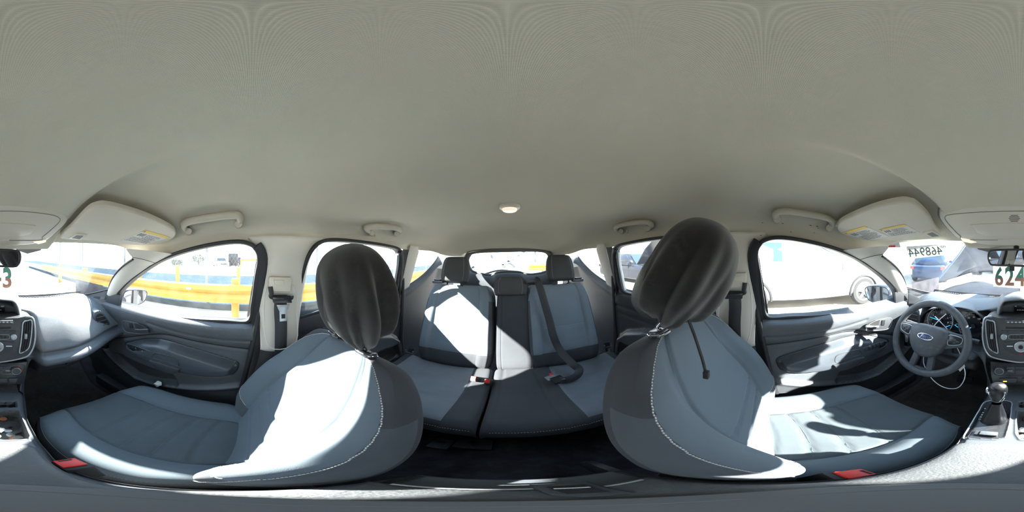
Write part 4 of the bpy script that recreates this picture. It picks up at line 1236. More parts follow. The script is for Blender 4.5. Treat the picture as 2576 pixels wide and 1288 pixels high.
# ---- sloping side cheeks of the stack that run down to the console
for sx in (-1, 1):
    def ck(s, t):
        a = crv([(.125,.665,-.45),(.128,.64,-.50),(.122,.63,-.56),(.110,.625,-.62),(.100,.60,-.66),(.100,.55,-.67)], 20)[round(t * 20)]
        b = crv([(.190,.655,-.452),(.150,.66,-.50),(.140,.68,-.56),(.135,.70,-.64),(.130,.68,-.74),(.120,.60,-.80)], 20)[round(t * 20)]
        p = V(a).lerp(V(b), s); p.y -= .012 * 4 * s * (1 - s); return Vector((p.x * sx, p.y, p.z))
    surf('side_cheek', ck, 8, 20, M['ledge'] if 'ledge' in M else M['plast'], dash, flip=(sx > 0), thick=.004)
# ---- instrument cluster
cl = bpy.data.objects.new('instrument_cluster', None); COL.objects.link(cl); put(cl, (-.36, .78, -.35), dash)
CN = Vector((0, -1, .25)).normalized()
def CP(u, v, off=0.0): return PN(u, v, (0, 1, -.25), .855) + CN * off
face = [(2322,806),(2328,790),(2348,783),(2385,779),(2430,784),(2458,797),(2471,818),(2470,838),(2455,848),(2410,846),(2360,838),(2330,828)]
slab('cluster_face', [V(p) for p in crv([CP(u, v) for u, v in face], 60, True)], CN, .004, M['screen'], cl)
for u, v, rr, nm in ((2366,806,.074,'tachometer'),(2449,820,.074,'speedometer')):
    c = CP(u, v, .006); B = basis(CN)
    ringp = [c + B @ Vector((rr * math.cos(a), rr * math.sin(a), 0)) for a in np.linspace(math.radians(-40), math.radians(220), 50)]
    dl = tube(nm, ringp, .0035, M['silver'], cl, n=6)
    tk = []
    for k in range(25):
        a = math.radians(215 - 250 * k / 24); r0 = rr * (.80 if k % 3 == 0 else .86)
        tk.append(tube_geo([c + B @ Vector((r0 * math.cos(a), r0 * math.sin(a), .001)), c + B @ Vector((rr * .92 * math.cos(a), rr * .92 * math.sin(a), .001))], .0009, 4))
    v_, f_ = join_geo(tk); mk('dial_ticks', v_, f_, M['dial'], dl, smooth=False)
    for k in range(9 if nm == 'tachometer' else 8):
        a = math.radians(215 - 250 * k / 8); s_ = str(k) if nm == 'tachometer' else str(k * 20)
        text('dial_number', s_, c + B @ Vector((rr * .66 * math.cos(a), rr * .66 * math.sin(a), .001)), CN, (0, .25, 1), .012, M['dial'], dl)
    a = math.radians(172 if nm == 'tachometer' else 215)
    tube('dial_needle', [c + B @ Vector((.003, 0, .004)), c + B @ Vector((rr * .85 * math.cos(a), rr * .85 * math.sin(a), .004))], [.0028, .0012], M['needle'], dl, n=6)
    lathe('needle_hub', [(.012, 0), (.012, .006), (0, .008)], c, CN, M['black'], dl, n=16)
slab('trip_display', [CP(u, v, .005) for u, v in ((2387,787),(2422,790),(2420,803),(2385,800))], CN, .002, M['screen'], cl)
for u, v, a0 in ((2391,818,35),(2411,823,150)):
    c = CP(u, v, .006); B = basis(CN)
    tube('small_gauge', [c + B @ Vector((.019 * math.cos(a), .019 * math.sin(a), 0)) for a in np.linspace(.2, 2.6, 14)], .0012, M['dial'], cl, n=5)
    a = math.radians(a0 + 180 if a0 < 90 else a0); tube('small_needle', [c, c + B @ Vector((.022 * math.cos(a), .022 * math.sin(a), .002))], .0016, M['needle'], cl, n=5)
gp = crv([CP(u, v, .006) for u, v in ((2380,810),(2413,815),(2417,832),(2384,828))], 24, True); tube('gauge_rim', [V(p) for p in gp], .0014, M['plast'], cl, n=5, closed=True)
slab('warning_light', [CP(u, v, .006) for u, v in ((2364,798),(2368,798),(2368,801),(2364,801))], CN, .001, M['red'], cl)
def brow(s, t):                    # hood over the dials
    fr = crv([PY(u, v, y) for u, v, y in ((2316,826,.76),(2313,806,.75),(2322,788,.735),(2345,777,.72),(2390,773,.715),(2435,780,.715),(2463,796,.72),(2477,818,.73),(2476,842,.74))], 40)[round(s * 40)]
    cen_ = np.array((-.36, .80, -.36)); a = np.array(fr)
    if t < .3: k = t / .3; p = lerp(a + (cen_ - a) * .07 + np.array((0, .10, 0)), a, k)
    else:
        k = (t - .3) / .7; p = a + (a - cen_) * (.10 * math.sin(k * 1.57) + .35 * k * k) * np.array((1, .2, 1)) + np.array((0, .22 * k, -.02 * k))
    p = V(p); 
    return p
surf('cluster_hood', brow, 40, 16, M['pad'], cl)
# ---- steering column and stalks
lathe('steering_column', [(.050, 0), (.052, .06), (.050, .14), (.045, .22), (.0, .22)], (-.363, .60, -.385), (0, .92, -.40), M['plast'], dash, n=24)
for sg, uv in ((-1, (2292, 812)), (1, (2452, 858))):
    a = Vector((-.363 + sg * .05, .66, -.37)); b = PY(uv[0], uv[1], .63)
    tube('stalk', [a, a.lerp(b, .55), b], [.010, .009, .011], M['plast'], dash, n=12)
    tube('stalk_tip', [b, b + (b - a).normalized() * .022], [.0125, .0115], M['plast'], dash, n=12)
lathe('ignition_switch', [(.030, 0), (.028, .02), (.018, .024), (.016, .02), (0, .02)], (-.262, .68, -.47), (.2, -1, .2), M['plast'], dash, n=20)

# ================================================================== steering wheel
WN = Vector((0, -math.cos(math.radians(24)), math.sin(math.radians(24)))); WU = Vector((0, math.sin(math.radians(24)), math.cos(math.radians(24))))
WC = PY(2335, 852, .575)
wheel = thing('steering_wheel', 'worn grey steering wheel with oval badge in front of the dials', 'steering wheel', WC)
def WP(x, y, z=0.0): return WC + Vector((1, 0, 0)) * x + WU * y + WN * z
tube('rim', [WP(.170 * math.cos(a), .170 * math.sin(a)) for a in np.linspace(0, 2 * math.pi, 72, endpoint=False)], 0, M['wheel'] if 'wheel' in M else M['soft'], wheel, closed=True, up=WN, prof=[(.0150 * math.cos(q), .0175 * math.sin(q)) for q in np.linspace(0, 2 * math.pi, 16, endpoint=False)])
hub = [(-.088,.046),(-.070,.062),(-.035,.069),(.035,.069),(.070,.062),(.088,.046),(.086,.010),(.070,-.030),(.040,-.062),(.0,-.074),(-.040,-.062),(-.070,-.030),(-.086,.010)]
HUBC = crv(hub, 48, True)
def hubf(s, t):
    P = HUBC[round(s * 48) % 48]; k = [1.0, 1.03, 1.0, .93, .8, .55, .25, 0.0][round(t * 7)]; z = [-.035, -.005, .012, .022, .027, .030, .031, .031][round(t * 7)]
    return WP(P[0] * k * 1.03, P[1] * k * 1.06 - .010 - .006 * (1 - k), z)
surf('airbag_cover', hubf, 48, 7, M['wheel'] if 'wheel' in M else M['soft'], wheel, cu=True)
def spoke(name, pts, z, th=.022):
    slab(name, [WP(x, y, z) for x, y in pts], WN, th, M['wheel'] if 'wheel' in M else M['soft'], wheel, bev=.007)
for sg in (-1, 1):
    spoke('spoke', [(sg * .060, .056), (sg * .120, .050), (sg * .166, .048), (sg * .171, .020), (sg * .166, -.002), (sg * .130, -.012), (sg * .080, -.030), (sg * .060, -.03)], -.016)
    bp_ = [(sg * .094, .040), (sg * .142, .038), (sg * .150, .024), (sg * .140, .006), (sg * .098, -.004), (sg * .092, .014)]
    b = slab('switch_pod', [WP(x, y, .006) for x, y in bp_], WN, .005, M['gloss'], wheel, bev=.002)
    tube('pod_rim', crv([WP(x, y, .0105) for x, y in bp_], 36, True), .0017, M['silver'], b, n=6, closed=True)
    for dx, dy in ((0, .007), (0, -.008), (.012, 0), (-.012, 0)):
        slab('pod_button', [WP(sg * .120 + dx + a, .018 + dy + c, .0105) for a, c in ((-.006, -.004), (.006, -.004), (.006, .004), (-.006, .004))], WN, .003, M['plast'], b, bev=.001)
    spoke('spoke', [(sg * .018, -.060), (sg * .046, -.056), (sg * .052, -.110), (sg * .058, -.162), (sg * .030, -.170), (sg * .024, -.120)], -.014, .018)
pc = slab('cruise_switch', [WP(x, y, .004) for x, y in ((-.118, -.012), (-.092, -.016), (-.086, -.046), (-.100, -.050))], WN, .005, M['gloss'], wheel, bev=.002)
spoke('spoke_bridge', [(-.026, -.146), (.026, -.146), (.030, -.168), (-.030, -.168)], -.014, .014)
oval = [(.036 * math.cos(a), .015 * math.sin(a)) for a in np.linspace(0, 2 * math.pi, 40, endpoint=False)]
OC = .010
blue = mat('badge_blue', (.012, .035, .16), .25)
bd = slab('badge', [WP(x, y + OC, .0275) for x, y in oval], WN, .004, blue, wheel)
tube('badge_rim', [WP(x * .98, y * .97 + OC, .0318) for x, y in oval], .0016, M['chrome'], bd, n=6, closed=True)
tube('badge_line', [WP(x * .88, y * .84 + OC, .0318) for x, y in oval], .0006, M['chrome'], bd, n=5, closed=True)
text('badge_script', 'Ford', WP(0, OC, .0316), WN, WU, .024, M['chrome'], bd, ext=.0008, shear=.35)
# white security cord looped through the wheel, with its tag
cpts = [PY(2380,790,.66), PY(2362,806,.655), PY(2346,826,.63), PY(2332,860,.60), PY(2323,905,.585), PY(2330,930,.58), PY(2342,950,.57), PY(2362,968,.56), PY(2385,977,.56), PY(2408,976,.56), PY(2422,962,.56), PY(2428,942,.565), PY(2424,920,.585), PY(2415,890,.61), PY(2395,850,.645), PY(2382,828,.665), PY(2362,806,.66), PY(2352,796,.67)]
wire = tube('security_cord', crv(cpts, 120), .0021, M['cord'] if 'cord' in M else M['white'], n=8)
tag(wire, 'thin white cord looped through the steering wheel and hanging below it', 'cord')
tg_ = slab('paper_tag', [PY(u, v, .555) for u, v in ((2411,929),(2425,914),(2428,922),(2415,935))], (0, -1, .2), .001, M['white'])
tag(tg_, 'small white paper tag tied to the cord under the steering wheel', 'tag')

# ================================================================== centre console
con = thing('centre_console', 'grey centre console between the front seats with dusty tray and gear gate', 'console', (0, .2, -1.0))
top_px = [(2478,1003),(2466,1026),(2452,1050),(2436,1078),(2418,1104),(2402,1122)]
topr = [(58,990),(60,1020),(66,1052),(80,1082),(97,1112),(112,1130)]
Lp = [PZ(u, v, -.640 + .004 * k) for k, (u, v) in enumerate(top_px)]; Rp = [PZ(u, v, -.640 + .004 * k) for k, (u, v) in enumerate(topr)]
Lc = [V(p) for p in crv([(-.105,.60,-.655)] + Lp + [(-.104,.16,-.618), (-.102,-.06,-.618), (-.096,-.125,-.62)], 60)]; Rc = [V(p) for p in crv([(.092,.60,-.655)] + Rp + [(.078,.16,-.618), (.088,-.03,-.618), (.084,-.12,-.62)], 60)]
def holes():
    T = [[(2544+32-0,1033),(2576+20,1032),(2576+49,1034),(2576+55,1048),(2576+65,1076),(2576+77,1096),(2576+70,1105),(2576+20,1109),(2562,1108),(2554,1095),(2556,1075)]]
    return T
TRAY = [(2560,1036),(2590,1033),(2624,1035),(2632,1052),(2642,1076),(2651,1097),(2646,1106),(2600,1109),(2566,1108),(2556,1094),(2556,1062)]
tray2 = poly_sdf([(p.x, p.y) for p in (PZ(u, v, -.632) for u, v in TRAY)])
SLOT = [(2562,1011),(2618,1011),(2620,1024),(2562,1025)]
slot2 = poly_sdf([(p.x, p.y) for p in (PZ(u, v, -.635) for u, v in SLOT)])
GATE = [(2482,1010),(2540,1010),(2544,1030),(2538,1070),(2528,1104),(2505,1108),(2440,1106),(2424,1100),(2440,1072),(2462,1035)]
gate2 = poly_sdf([(p.x, p.y) for p in (PZ(u, v, -.632) for u, v in GATE)])
def con_f(s, t):
    k = t * 60; i = int(min(k, 59)); L = Lc[i].lerp(Lc[i + 1], k - i); Rr = Rc[i].lerp(Rc[i + 1], k - i)
    w = .10
    if s < w:
        g = s / w; return L + Vector((-.012 * math.sin(g * 1.57) * 0 - .02 * (1 - g), 0, -.36 * (1 - g) ** 2))
    if s > 1 - w:
        g = (1 - s) / w; return Rr + Vector((.02 * (1 - g), 0, -.36 * (1 - g) ** 2))
    g = (s - w) / (1 - 2 * w); p = L.lerp(Rr, g); p.z += .004 * (1 - (2 * g - 1) ** 6) - .010 * sm(.86, 1, abs(2 * g - 1))
    a = tray2(p.x, p.y); p.z -= .055 * sm(0, .008, a) - .004 * gauss(a, .004)
    b = slot2(p.x, p.y); p.z -= .035 * sm(0, .006, b)
    c = gate2(p.x, p.y); p.z += .004 * gauss(c, .003)
    return p
def con_z(s, t):
    p = con_f(s, t)
    if s < .10 or s > .90: return 'side'
    if tray2(p.x, p.y) > .003: return 'tray'
    if slot2(p.x, p.y) > .003: return 'slot'
    if gate2(p.x, p.y) > 0: return 'gate'
    return 'top'
zoned(con_f, con_z, 110, 130, {'side': ('console_side', M['plast']), 'top': ('console_top', M['ledge'] if 'ledge' in M else M['plast']), 'tray': ('cup_tray', M['tray'] if 'tray' in M else M['plast']), 'slot': ('card_slot', M['black']), 'gate': ('gear_gate', M['gloss'])}, con)
gr = [PZ(u, v, -.628) + Vector((0, 0, .002)) for u, v in GATE]; tube('gate_rim', crv(gr, 60, True), .0022, M['silver'], con, n=6, closed=True)
surf('console_rear', lambda s, t: Lc[-1].lerp(Rc[-1], s) + Vector(((2 * s - 1) * .02 * t, -.035 * math.sin(1.57 * min(1, t * 2)), -.42 * t)), 16, 12, M['plast'], con)
# bin under the climate panel with sockets
bx = [(-.092,-.560),(.080,-.560),(.078,-.655),(-.092,-.655)]
mk('bin_back', [(x, .66, z) for x, z in bx], [(0, 1, 2, 3)], M['plast'], con, smooth=False)
mk('bin_floor', [(-.10, .66, -.650), (.09, .66, -.650), (.09, .50, -.646), (-.10, .50, -.646)], [(0, 1, 2, 3)], M['tray'] if 'tray' in M else M['plast'], con, smooth=False)
pt = PY(2546, 981, .655); rbox('usb_port', pt, (.009, .006, .016), M['silver'], con, bev=.002)
for u in (2545, 2560): lathe('power_socket', [(.013, 0), (.013, .006), (.009, .007), (.008, .002), (0, .002)], PY(u, 996, .650), (0, -1, .3), M['plast'], con, n=20)
# parking brake switch
rbox('brake_switch', PZ(2475, 1091, -.622), (.038, .020, .012), M['plast'], con, bev=.003)
slab('brake_well', [PZ(u, v, -.6265) for u, v in ((2473,1075),(2516,1078),(2513,1096),(2458,1094))], (0, 0, 1), .001, M['black'], con)
rbox('brake_lever', PZ(2487, 1091, -.617), (.036, .018, .010), M['ledge'] if 'ledge' in M else M['plast'], con, bev=.003)
# gear lever
KB = PZ(2502, 1050, -.628)
lev = thing('gear_lever', 'black gear lever with chrome trimmed knob and leather boot', 'gear lever', KB)
kt = PR(2510, 985, 1.0); kt = kt * ((KB.y + .006) / kt.y)
def boot(s, t):
    a = 2 * math.pi * s; w_ = lerp(.034, .013, t ** .6); l_ = lerp(.046, .013, t ** .6)
    k = 1 + .10 * math.sin(5 * a + 1) * (1 - t) * t * 4
    c = KB.lerp(KB.lerp(kt, .62), t)
    return c + Vector((math.copysign(abs(math.cos(a)) ** .7, math.cos(a)) * w_ * k, math.copysign(abs(math.sin(a)) ** .7, math.sin(a)) * l_ * k, 0))
surf('boot', boot, 40, 16, M['knob'], lev, cu=True)
ka = (kt - KB).normalized()
def knob(s, t):
    a = 2 * math.pi * s; h = lerp(-.045, .042, t); w_ = interp([(0, .009), (.06, .016), (.3, .0205), (.6, .0255), (.85, .0235), (.95, .016), (1, 0)], t)
    return kt + Vector((math.cos(a) * w_, math.sin(a) * w_ * .95 - .004, 0)) + ka * h
surf('knob', knob, 32, 24, M['knob'], lev, cu=True)
for sg in (-1, 1):
    tube('knob_trim', [knob(.75 + sg * .135 * (1 - .5 * (1 - k) ** 3), lerp(.12, .72, k)) + Vector((sg * .0005, -.0008, 0)) for k in np.linspace(0, 1, 14)], .0022, M['chrome'], lev, n=6)
lathe('knob_collar', [(.0165, 0), (.0195, .012), (.018, .016), (0, .016)], kt - ka * .046, ka, M['silver'], lev, n=24)
rbox('shift_button', knob(.5, .6) + Vector((-.001, 0, 0)), (.006, .014, .022), M['chrome'], lev, bev=.002)
for ch, u, v in (('P',2479,1028),('R',2474,1038),('N',2471,1043.5),('D',2468,1049),('S',2465,1054.5)):
    text('gate_letter', ch, PZ(u, v, -.6255), (0, 0, 1), (-1, .15, 0), .0085, M['dial'], con)
# ---- armrest lid
lid_px = [(-.084,.250),(-.094,.20),(-.096,.10),(-.093,0),(-.092,-.068),(-.075,-.084),(.075,-.076),(.090,-.062),(.084,0),(.070,.08),(.068,.20),(.060,.250),(-.01,.260)]
arm_o = crv(lid_px, 90, True)
def lid(s, t):
    p = arm_o[round(s * 90) % 90]; k = [1.0, 1.015, 1.01, .985, .93, .8, .6, .35, 0.0][round(t * 8)]; z = [-.618, -.606, -.596, -.589, -.585, -.583, -.5825, -.582, -.582][round(t * 8)]
    c = np.array((-.010, .085)); q = c + (p - c) * k
    return Vector((q[0], q[1], z))
M['lid'] = mat('armrest_vinyl', (.075, .080, .086), .5, bump=.45, bscale=260, var=.1, vscale=10, dust=.08)
arm = thing('armrest_lid', 'grey padded armrest lid on the centre console with stitched edges', 'armrest', (0, .085, -.62))
surf('lid_pad', lid, 90, 8, M['lid'], arm, cu=True)
for sg in (-1, 1):
    for off in (0, .006):
        ln = [Vector((sg * (.066 - off) - .012 + (.010 * sm(.1, 0, y) if sg > 0 else 0), y, -.5848)) for y in np.linspace(-.055, .225, 60)]
        dashes('stitching', ln, None, M['stitch'] if off else M['stitch_dk'], arm, on=.005, off=.0025, w=.0009)
for x0, x1 in ((-.080, -.045), (-.006, .074)):
    tube('lid_gap', [Vector((x0, -.080 - .003 * (x0 > -.02), -.587)), Vector((x1, -.077, -.587))], .0022, M['silver'], arm, n=6)
lt = slab('lid_latch', [Vector((x, y, -.590)) for x, y in ((-.045, -.098), (-.006, -.098), (-.008, -.058), (-.016, -.046), (-.042, -.048))], (0, 0, 1), .012, M['plast'], arm, bev=.004)
slab('latch_well', [Vector((x, y, -.578)) for x, y in ((-.038, -.088), (-.014, -.088), (-.016, -.060), (-.036, -.058))], (0, 0, 1), .0008, M['black'], lt)
tube('latch_pull', [Vector((-.036, -.078, -.576)), Vector((-.016, -.080, -.576))], .0028, M['chrome'], lt, n=8)
# round stand the camera rests on
stn = mk('camera_stand_base', *lathe_geo([(.068, 0), (.070, .003), (.070, .007), (.068, .009), (.050, .0095), (.049, .0085), (.0, .0085)], (-.004, .030, -.5818), (0, 0, 1), 64), M['stand'] if 'stand' in M else M['lid'])
edge_smooth(stn); tag(stn, 'round dark grey stand base lying on the armrest lid', 'stand base')
# ================================================================== under the roof
def plane_hit(u, v, n, c): return PN(u, v, n, c)
VN, VC = (.198, .255, 1.0), .257
def visor(sx, label, px, labels, clip):
    s = Vector((sx, 1, 1))
    nn = (VN[0] * sx, VN[1], VN[2]); n_down = -Vector(nn).normalized()
    pts = [PN(u, v, nn, VC) for u, v in px]
    c = sum(pts, Vector()) / len(pts)
    root = thing('sun_visor', label, 'sun visor', c, 'sun visors')
    ol = [V(p) for p in crv(pts, 70, True)]
    slab('visor_pad', [p - n_down * .016 for p in ol], n_down, .018, M['visor'], root, bev=.007, segs=3)
    for q, band, lines in labels:
        Q = [PN(u, v, nn, VC) + n_down * .0024 for u, v in q]
        lb = slab('warning_label', Q, n_down, .0003, M['white_l'], root)
        a, b, c2, d = Q
        def at(s_, t_): return a.lerp(b, s_).lerp(d.lerp(c2, s_), t_) + n_down * .0006
        slab('label_band', [at(0, 0), at(1, 0), at(1, .14), at(0, .14)], n_down, .0002, M['yellow_l'], lb)
        tri = [at(.03, .12), at(.06, .02), at(.09, .12)]; slab('caution_mark', [p + n_down * .0002 for p in tri], n_down, .0002, M['ink'], lb)
        parts = []
        for k in range(lines):
            t0 = .24 + .70 * k / lines; s0 = .05 if k > lines * .4 else .34; e = .95 - .25 * random.random()
            x = s0
            while x < e:
                w_ = random.uniform(.02, .07); parts.append(([at(x, t0), at(min(x + w_, e), t0), at(min(x + w_, e), t0 + .32 / lines), at(x, t0 + .32 / lines)], [(0, 1, 2, 3)])); x += w_ + .015
        for k in range(3):
            parts.append(([at(.07 + .08 * k, .22), at(.12 + .08 * k, .22), at(.12 + .08 * k, .42), at(.07 + .08 * k, .42)], [(0, 1, 2, 3)]))
        v_, f_ = join_geo(parts); o = mk('small_print', v_, f_, M['ink'], lb, smooth=False); o['kind'] = 'stuff'
    K = [PN(u, v, nn, VC) + n_down * .002 for u, v in clip]
    cl_ = slab('visor_clip', K, n_down, .004, M['clip'], root, bev=.0015)
    slab('clip_slot', [p + n_down * .0042 for p in in_out(K, .62)], n_down, .0006, M['clip_d'], cl_)
    tube('visor_pivot', [ol[int(70 * .62)] - n_down * .01, ol[int(70 * .62)] - n_down * .03], .009, M['clip'], root)
    return root
M['white_l'] = mat('pale_label', (.62, .62, .58), .5)
M['clip_d'] = mat('clip_shadow', (.22, .21, .19), .6)
visor(1, 'beige sun visor above the passenger seat with one warning label', [(152,599),(180,570),(217,532),(238,520),(264,517),(311,527),(373,547),(425,571),(441,584),(439,596),(419,608),(398,614),(342,616),(280,611),(217,604)], [([(366,577),(428,595),(370,614),(303,604)], 1, 9)], [(172,597),(192,585),(219,587),(203,601)])
visor(-1, 'beige sun visor above the steering wheel with two warning labels', [(2364,597),(2350,570),(2336,545),(2307,516),(2290,509),(2264,507),(2202,521),(2140,545),(2112,560),(2106,572),(2112,584),(2128,592),(2155,600),(2202,607),(2290,604)], [([(2119,584),(2175,567),(2237,593),(2186,604)], 1, 9), ([(2211,576),(2275,562),(2315,584),(2244,595)], 1, 7)], [(2322,583),(2345,576),(2372,592),(2345,595)])
fl_ = slab('liner_flap', [on_liner(u, v) * .985 for u, v in ((2099,557),(2112,551),(2120,546),(2146,544),(2130,552),(2112,560))], (0, -.3, -1), .002, M['clip'])
tag(fl_, 'torn pale plastic flap sticking out behind the driver sun visor', 'flap')
parts = []
for u, v, r in ((1918,560,.003),(1969,562,.004),(2039,567,.005),(2056,569,.0035),(1914,592,.004),(1922,590,.003),(2048,585,.003),(1990,583,.0035),(2058,574,.0025)):
    p = on_liner(u, v) * .994; parts.append(lathe_geo([(r, 0), (r * .7, .001), (0, .0012)], p, (0, -.2, -1), 10))
v_, f_ = join_geo(parts); o = mk('rust_specks', v_, f_, mat('rust_brown', (.16, .06, .02), .9), bpy.data.objects['ceiling'], smooth=False); o['kind'] = 'stuff'
# ---- grab handles
def grab(label, path, feet, hook=None, r=.0105):
    pts = [on_liner(u, v) * k for (u, v), k in path]
    root = thing('grab_handle', label, 'handle', sum(pts, Vector()) / len(pts), 'grab handles along the roof')
    tube('grip', crv(pts, 36), 0, M['beige_h'], root, n=12, prof=[(1.25 * r * math.cos(a), r * math.sin(a)) for a in np.linspace(0, 2 * math.pi, 12, endpoint=False)])
    for f in feet:
        p = on_liner(*f); q = p * .93
        tube('foot', [p * 1.02, p.lerp(q, .5), q], [.016, .014, .012], M['beige_h'], root, n=12)
    if hook:
        p = on_liner(*hook) * .95
        tube('coat_hook', [p, p + Vector((0, 0, -.014)), p + Vector((-math.copysign(.008, p.x), 0, -.018))], .004, M['beige_h'], root, n=8)
    return root
M['beige_h'] = mat('grab_handle_plastic', (.47, .44, .36), .5, var=.05, vscale=12)
grab('beige front grab handle above the passenger window', [((474,582),.99),((464,574),.955),((462,565),.945),((480,556),.94),((530,547),.935),((580,541),.94),((599,542),.945),((604,552),.955),((600,564),.99)], [(474,582),(600,564)])
grab('beige front grab handle above the driver window, rust specks below', [((1955,552),.99),((1951,543),.955),((1956,534),.945),((1980,531),.94),((2030,538),.935),((2075,547),.94),((2091,555),.945),((2093,564),.955),((2086,573),.99)], [(1955,552),(2086,573)])
grab('beige rear grab handle above the passenger side door, smaller in view', [((935,586),.995),((924,580),.965),((922,573),.96),((940,569),.955),((970,570),.955),((998,574),.96),((1007,580),.965),((998,588),.995)], [(935,586),(998,588)], (942,585), .0115)
grab('beige rear grab handle with small coat hook behind the driver hood', [((1562,582),.995),((1552,577),.965),((1553,569),.96),((1575,563),.955),((1605,559),.955),((1630,559),.96),((1638,566),.965),((1628,575),.995)], [(1562,582),(1628,575)], (1578,578), .0115)
# ---- overhead console
OCN, OCC = (0, .54, 1.0), .367
od = -Vector(OCN).normalized()
def OP(u, v, off=0.0): return PN(u, v, OCN, OCC) + od * off
oc = thing('overhead_console', 'beige overhead console with map lamps above the rear-view mirror', 'console', OP(2555, 560))
ol = [(2363,532),(2367,521),(2385,516),(2410,513),(2480,509),(2555,507),(2632,507),(2690,512),(2728,522),(2744,538),(2744,551),(2728,570),(2691,600),(2640,611),(2555,613),(2480,610),(2433,601),(2408,592),(2384,570),(2366,546)]
pl = [V(p) for p in crv([OP(u, v) for u, v in ol], 90, True)]
slab('console_body', [p - od * .02 for p in pl], od, .032, M['clip'], oc, bev=.010, segs=3)
inn = [OP(u, v, .0125) for u, v in ((2380,538),(2395,532),(2480,525),(2555,523),(2630,524),(2700,532),(2722,540),(2724,550),(2706,568),(2682,588),(2660,598),(2440,596),(2416,585),(2396,565),(2382,548))]
tube('lip_shade', [p + od * .001 for p in in_out(pl, 1.012)], .003, M['clip_d'], oc, n=6, closed=True)  # dark tube put in for the shade along the console lip
tube('panel_joint', crv(inn, 70, True), .0012, M['clip_d'], oc, n=5, closed=True)
dr = [OP(u, v, .0122) for u, v in ((2446,557),(2500,554),(2555,553),(2610,554),(2656,558),(2664,563),(2632,585),(2480,583),(2450,562))]
slab('storage_door', [V(p) for p in crv(dr, 50, True)], od, .002, M['clip'], oc, bev=.001)
for k in range(5):
    w_ = [9, 12, 14, 12, 9][k]; v0 = 533 + k * 3.8; u0 = 2552
    slab('speaker_slot', [OP(u0 - w_, v0, .0124), OP(u0 + w_, v0, .0124), OP(u0 + w_, v0 + 1.3, .0124), OP(u0 - w_, v0 + 1.3, .0124)], od, .0005, M['shadow_gap'], oc)
for q in ([(2418,591),(2440,595),(2458,602),(2444,604),(2425,600)], [(2659,601),(2674,598),(2691,596),(2690,601),(2672,606)]):
    slab('map_lamp', [OP(u, v, .0115) for u, v in q], od, .003, M['lamp'], oc, bev=.001)
slab('switch_bar', [OP(u, v, .0118) for u, v in ((2510,594),(2600,594),(2596,602),(2514,602))], od, .003, M['clip'], oc, bev=.0012)
# ---- rear dome lamp
dp = on_liner(1282, 520); dn = Vector((0, .10, -1)).normalized()
dl = thing('dome_lamp', 'small clear dome lamp on the headliner above the rear seats', 'lamp', dp)
dpl = [dp + Vector((x, y, 0)) for x, y in crv([(-.030,-.03),(-.040,0),(-.036,.03),(-.015,.045),(.015,.045),(.036,.03),(.040,0),(.030,-.03),(.012,-.045),(-.012,-.045)], 40, True)]
slab('lamp_bezel', dpl, dn, .010, M['clip'], dl, bev=.004)
slab('lamp_lens', [dp + (p - dp) * .72 + Vector((0, -.006, -.006)) for p in dpl], dn, .012, M['lamp'], dl, bev=.005)
# ---- rear-view mirror
MC = D(2552, 649) * .605
mn = (-MC).normalized(); mn = Vector((-.30, -.95, -.02)).normalized()
mr = thing('rear_view_mirror', 'wide black rear-view mirror hanging from the windshield centre', 'mirror', MC)
B = basis(mn)
mo = crv([(-.112,.0),(-.108,.022),(-.090,.030),(0,.033),(.090,.030),(.108,.022),(.112,.0),(.104,-.024),(.085,-.031),(0,-.030),(-.085,-.031),(-.104,-.024)], 60, True)
slab('mirror_shell', [MC + B @ Vector((x, y, -.026)) for x, y in mo], mn, .026, M['rubber'], mr, bev=.006)
slab('mirror_face', [MC + B @ Vector((x * .955, y * .86, .0005)) for x, y in mo], mn, .0005, M['mirror_face'] if 'mirror_face' in M else M['mirror'], mr)
tube('mirror_rim', [MC + B @ Vector((x * .98, y * .94, .0)) for x, y in mo], .0042, M['rubber'], mr, n=6, closed=True)
tube('stem', [MC - mn * .02, MC + Vector((.006, .02, .035)), Vector((MC.x + .006, .668, .055))], [.012, .010, .016], M['rubber'], mr, n=12)
rbox('dimmer_tab', MC + B @ Vector((-.012, -.040, -.006)), (.020, .010, .020), M['rubber'], mr, bev=.004)
# dark dotted shade band at the top of the glass, split by the mirror foot
def frit(s0, s1, name):
    o = struct(surf(name, lambda s, t: ws_pt(lerp(s0, s1, s), lerp(.0, .13 - .05 * abs(2 * s - 1), t), .004), 20, 4, M['frit']))
    return o
M['frit'] = mat('dotted_shade_band', (.085, .072, .070), .6, weave=900)
frit(.355, .445, 'trim_10'); frit(.455, .56, 'trim_11'); frit(.575, .655, 'trim_12')
# ---- papers on the windshield
_wsg = [(s / 160, t / 60) for s in range(161) for t in range(61)]
_wsp = np.array([tuple(ws_f(s, t)) for s, t in _wsg]); _wsn = _wsp / np.linalg.norm(_wsp, axis=1)[:, None]
def ws_hit(u, v, off=.006):
    d = D(u, v); i = int(np.argmax(_wsn @ np.array(d))); s, t = _wsg[i]
    e = .01; a = ws_f(min(1, s + e), t) - ws_f(max(0, s - e), t); b = ws_f(s, min(1, t + e)) - ws_f(s, max(0, t - e)); n = a.cross(b).normalized()
    p = ws_f(s, t)
    if n.dot(p) > 0: n = -n
    q = d * (p.dot(n) / d.dot(n))
    return q + n * off, n, a.normalized()
c, n, ax = ws_hit(2540, 690)
def sheet_pt(u, v, off=.004): return PN(u, v, n, n.dot(c)) + n * off
paper = mat('thin_white_sheet', (.80, .80, .77), .8); 
nt_ = paper.node_tree; tr = nt_.nodes.new('ShaderNodeBsdfTranslucent'); mx_ = nt_.nodes.new('ShaderNodeMixShader'); tr.inputs[0].default_value = (.85, .85, .82, 1)
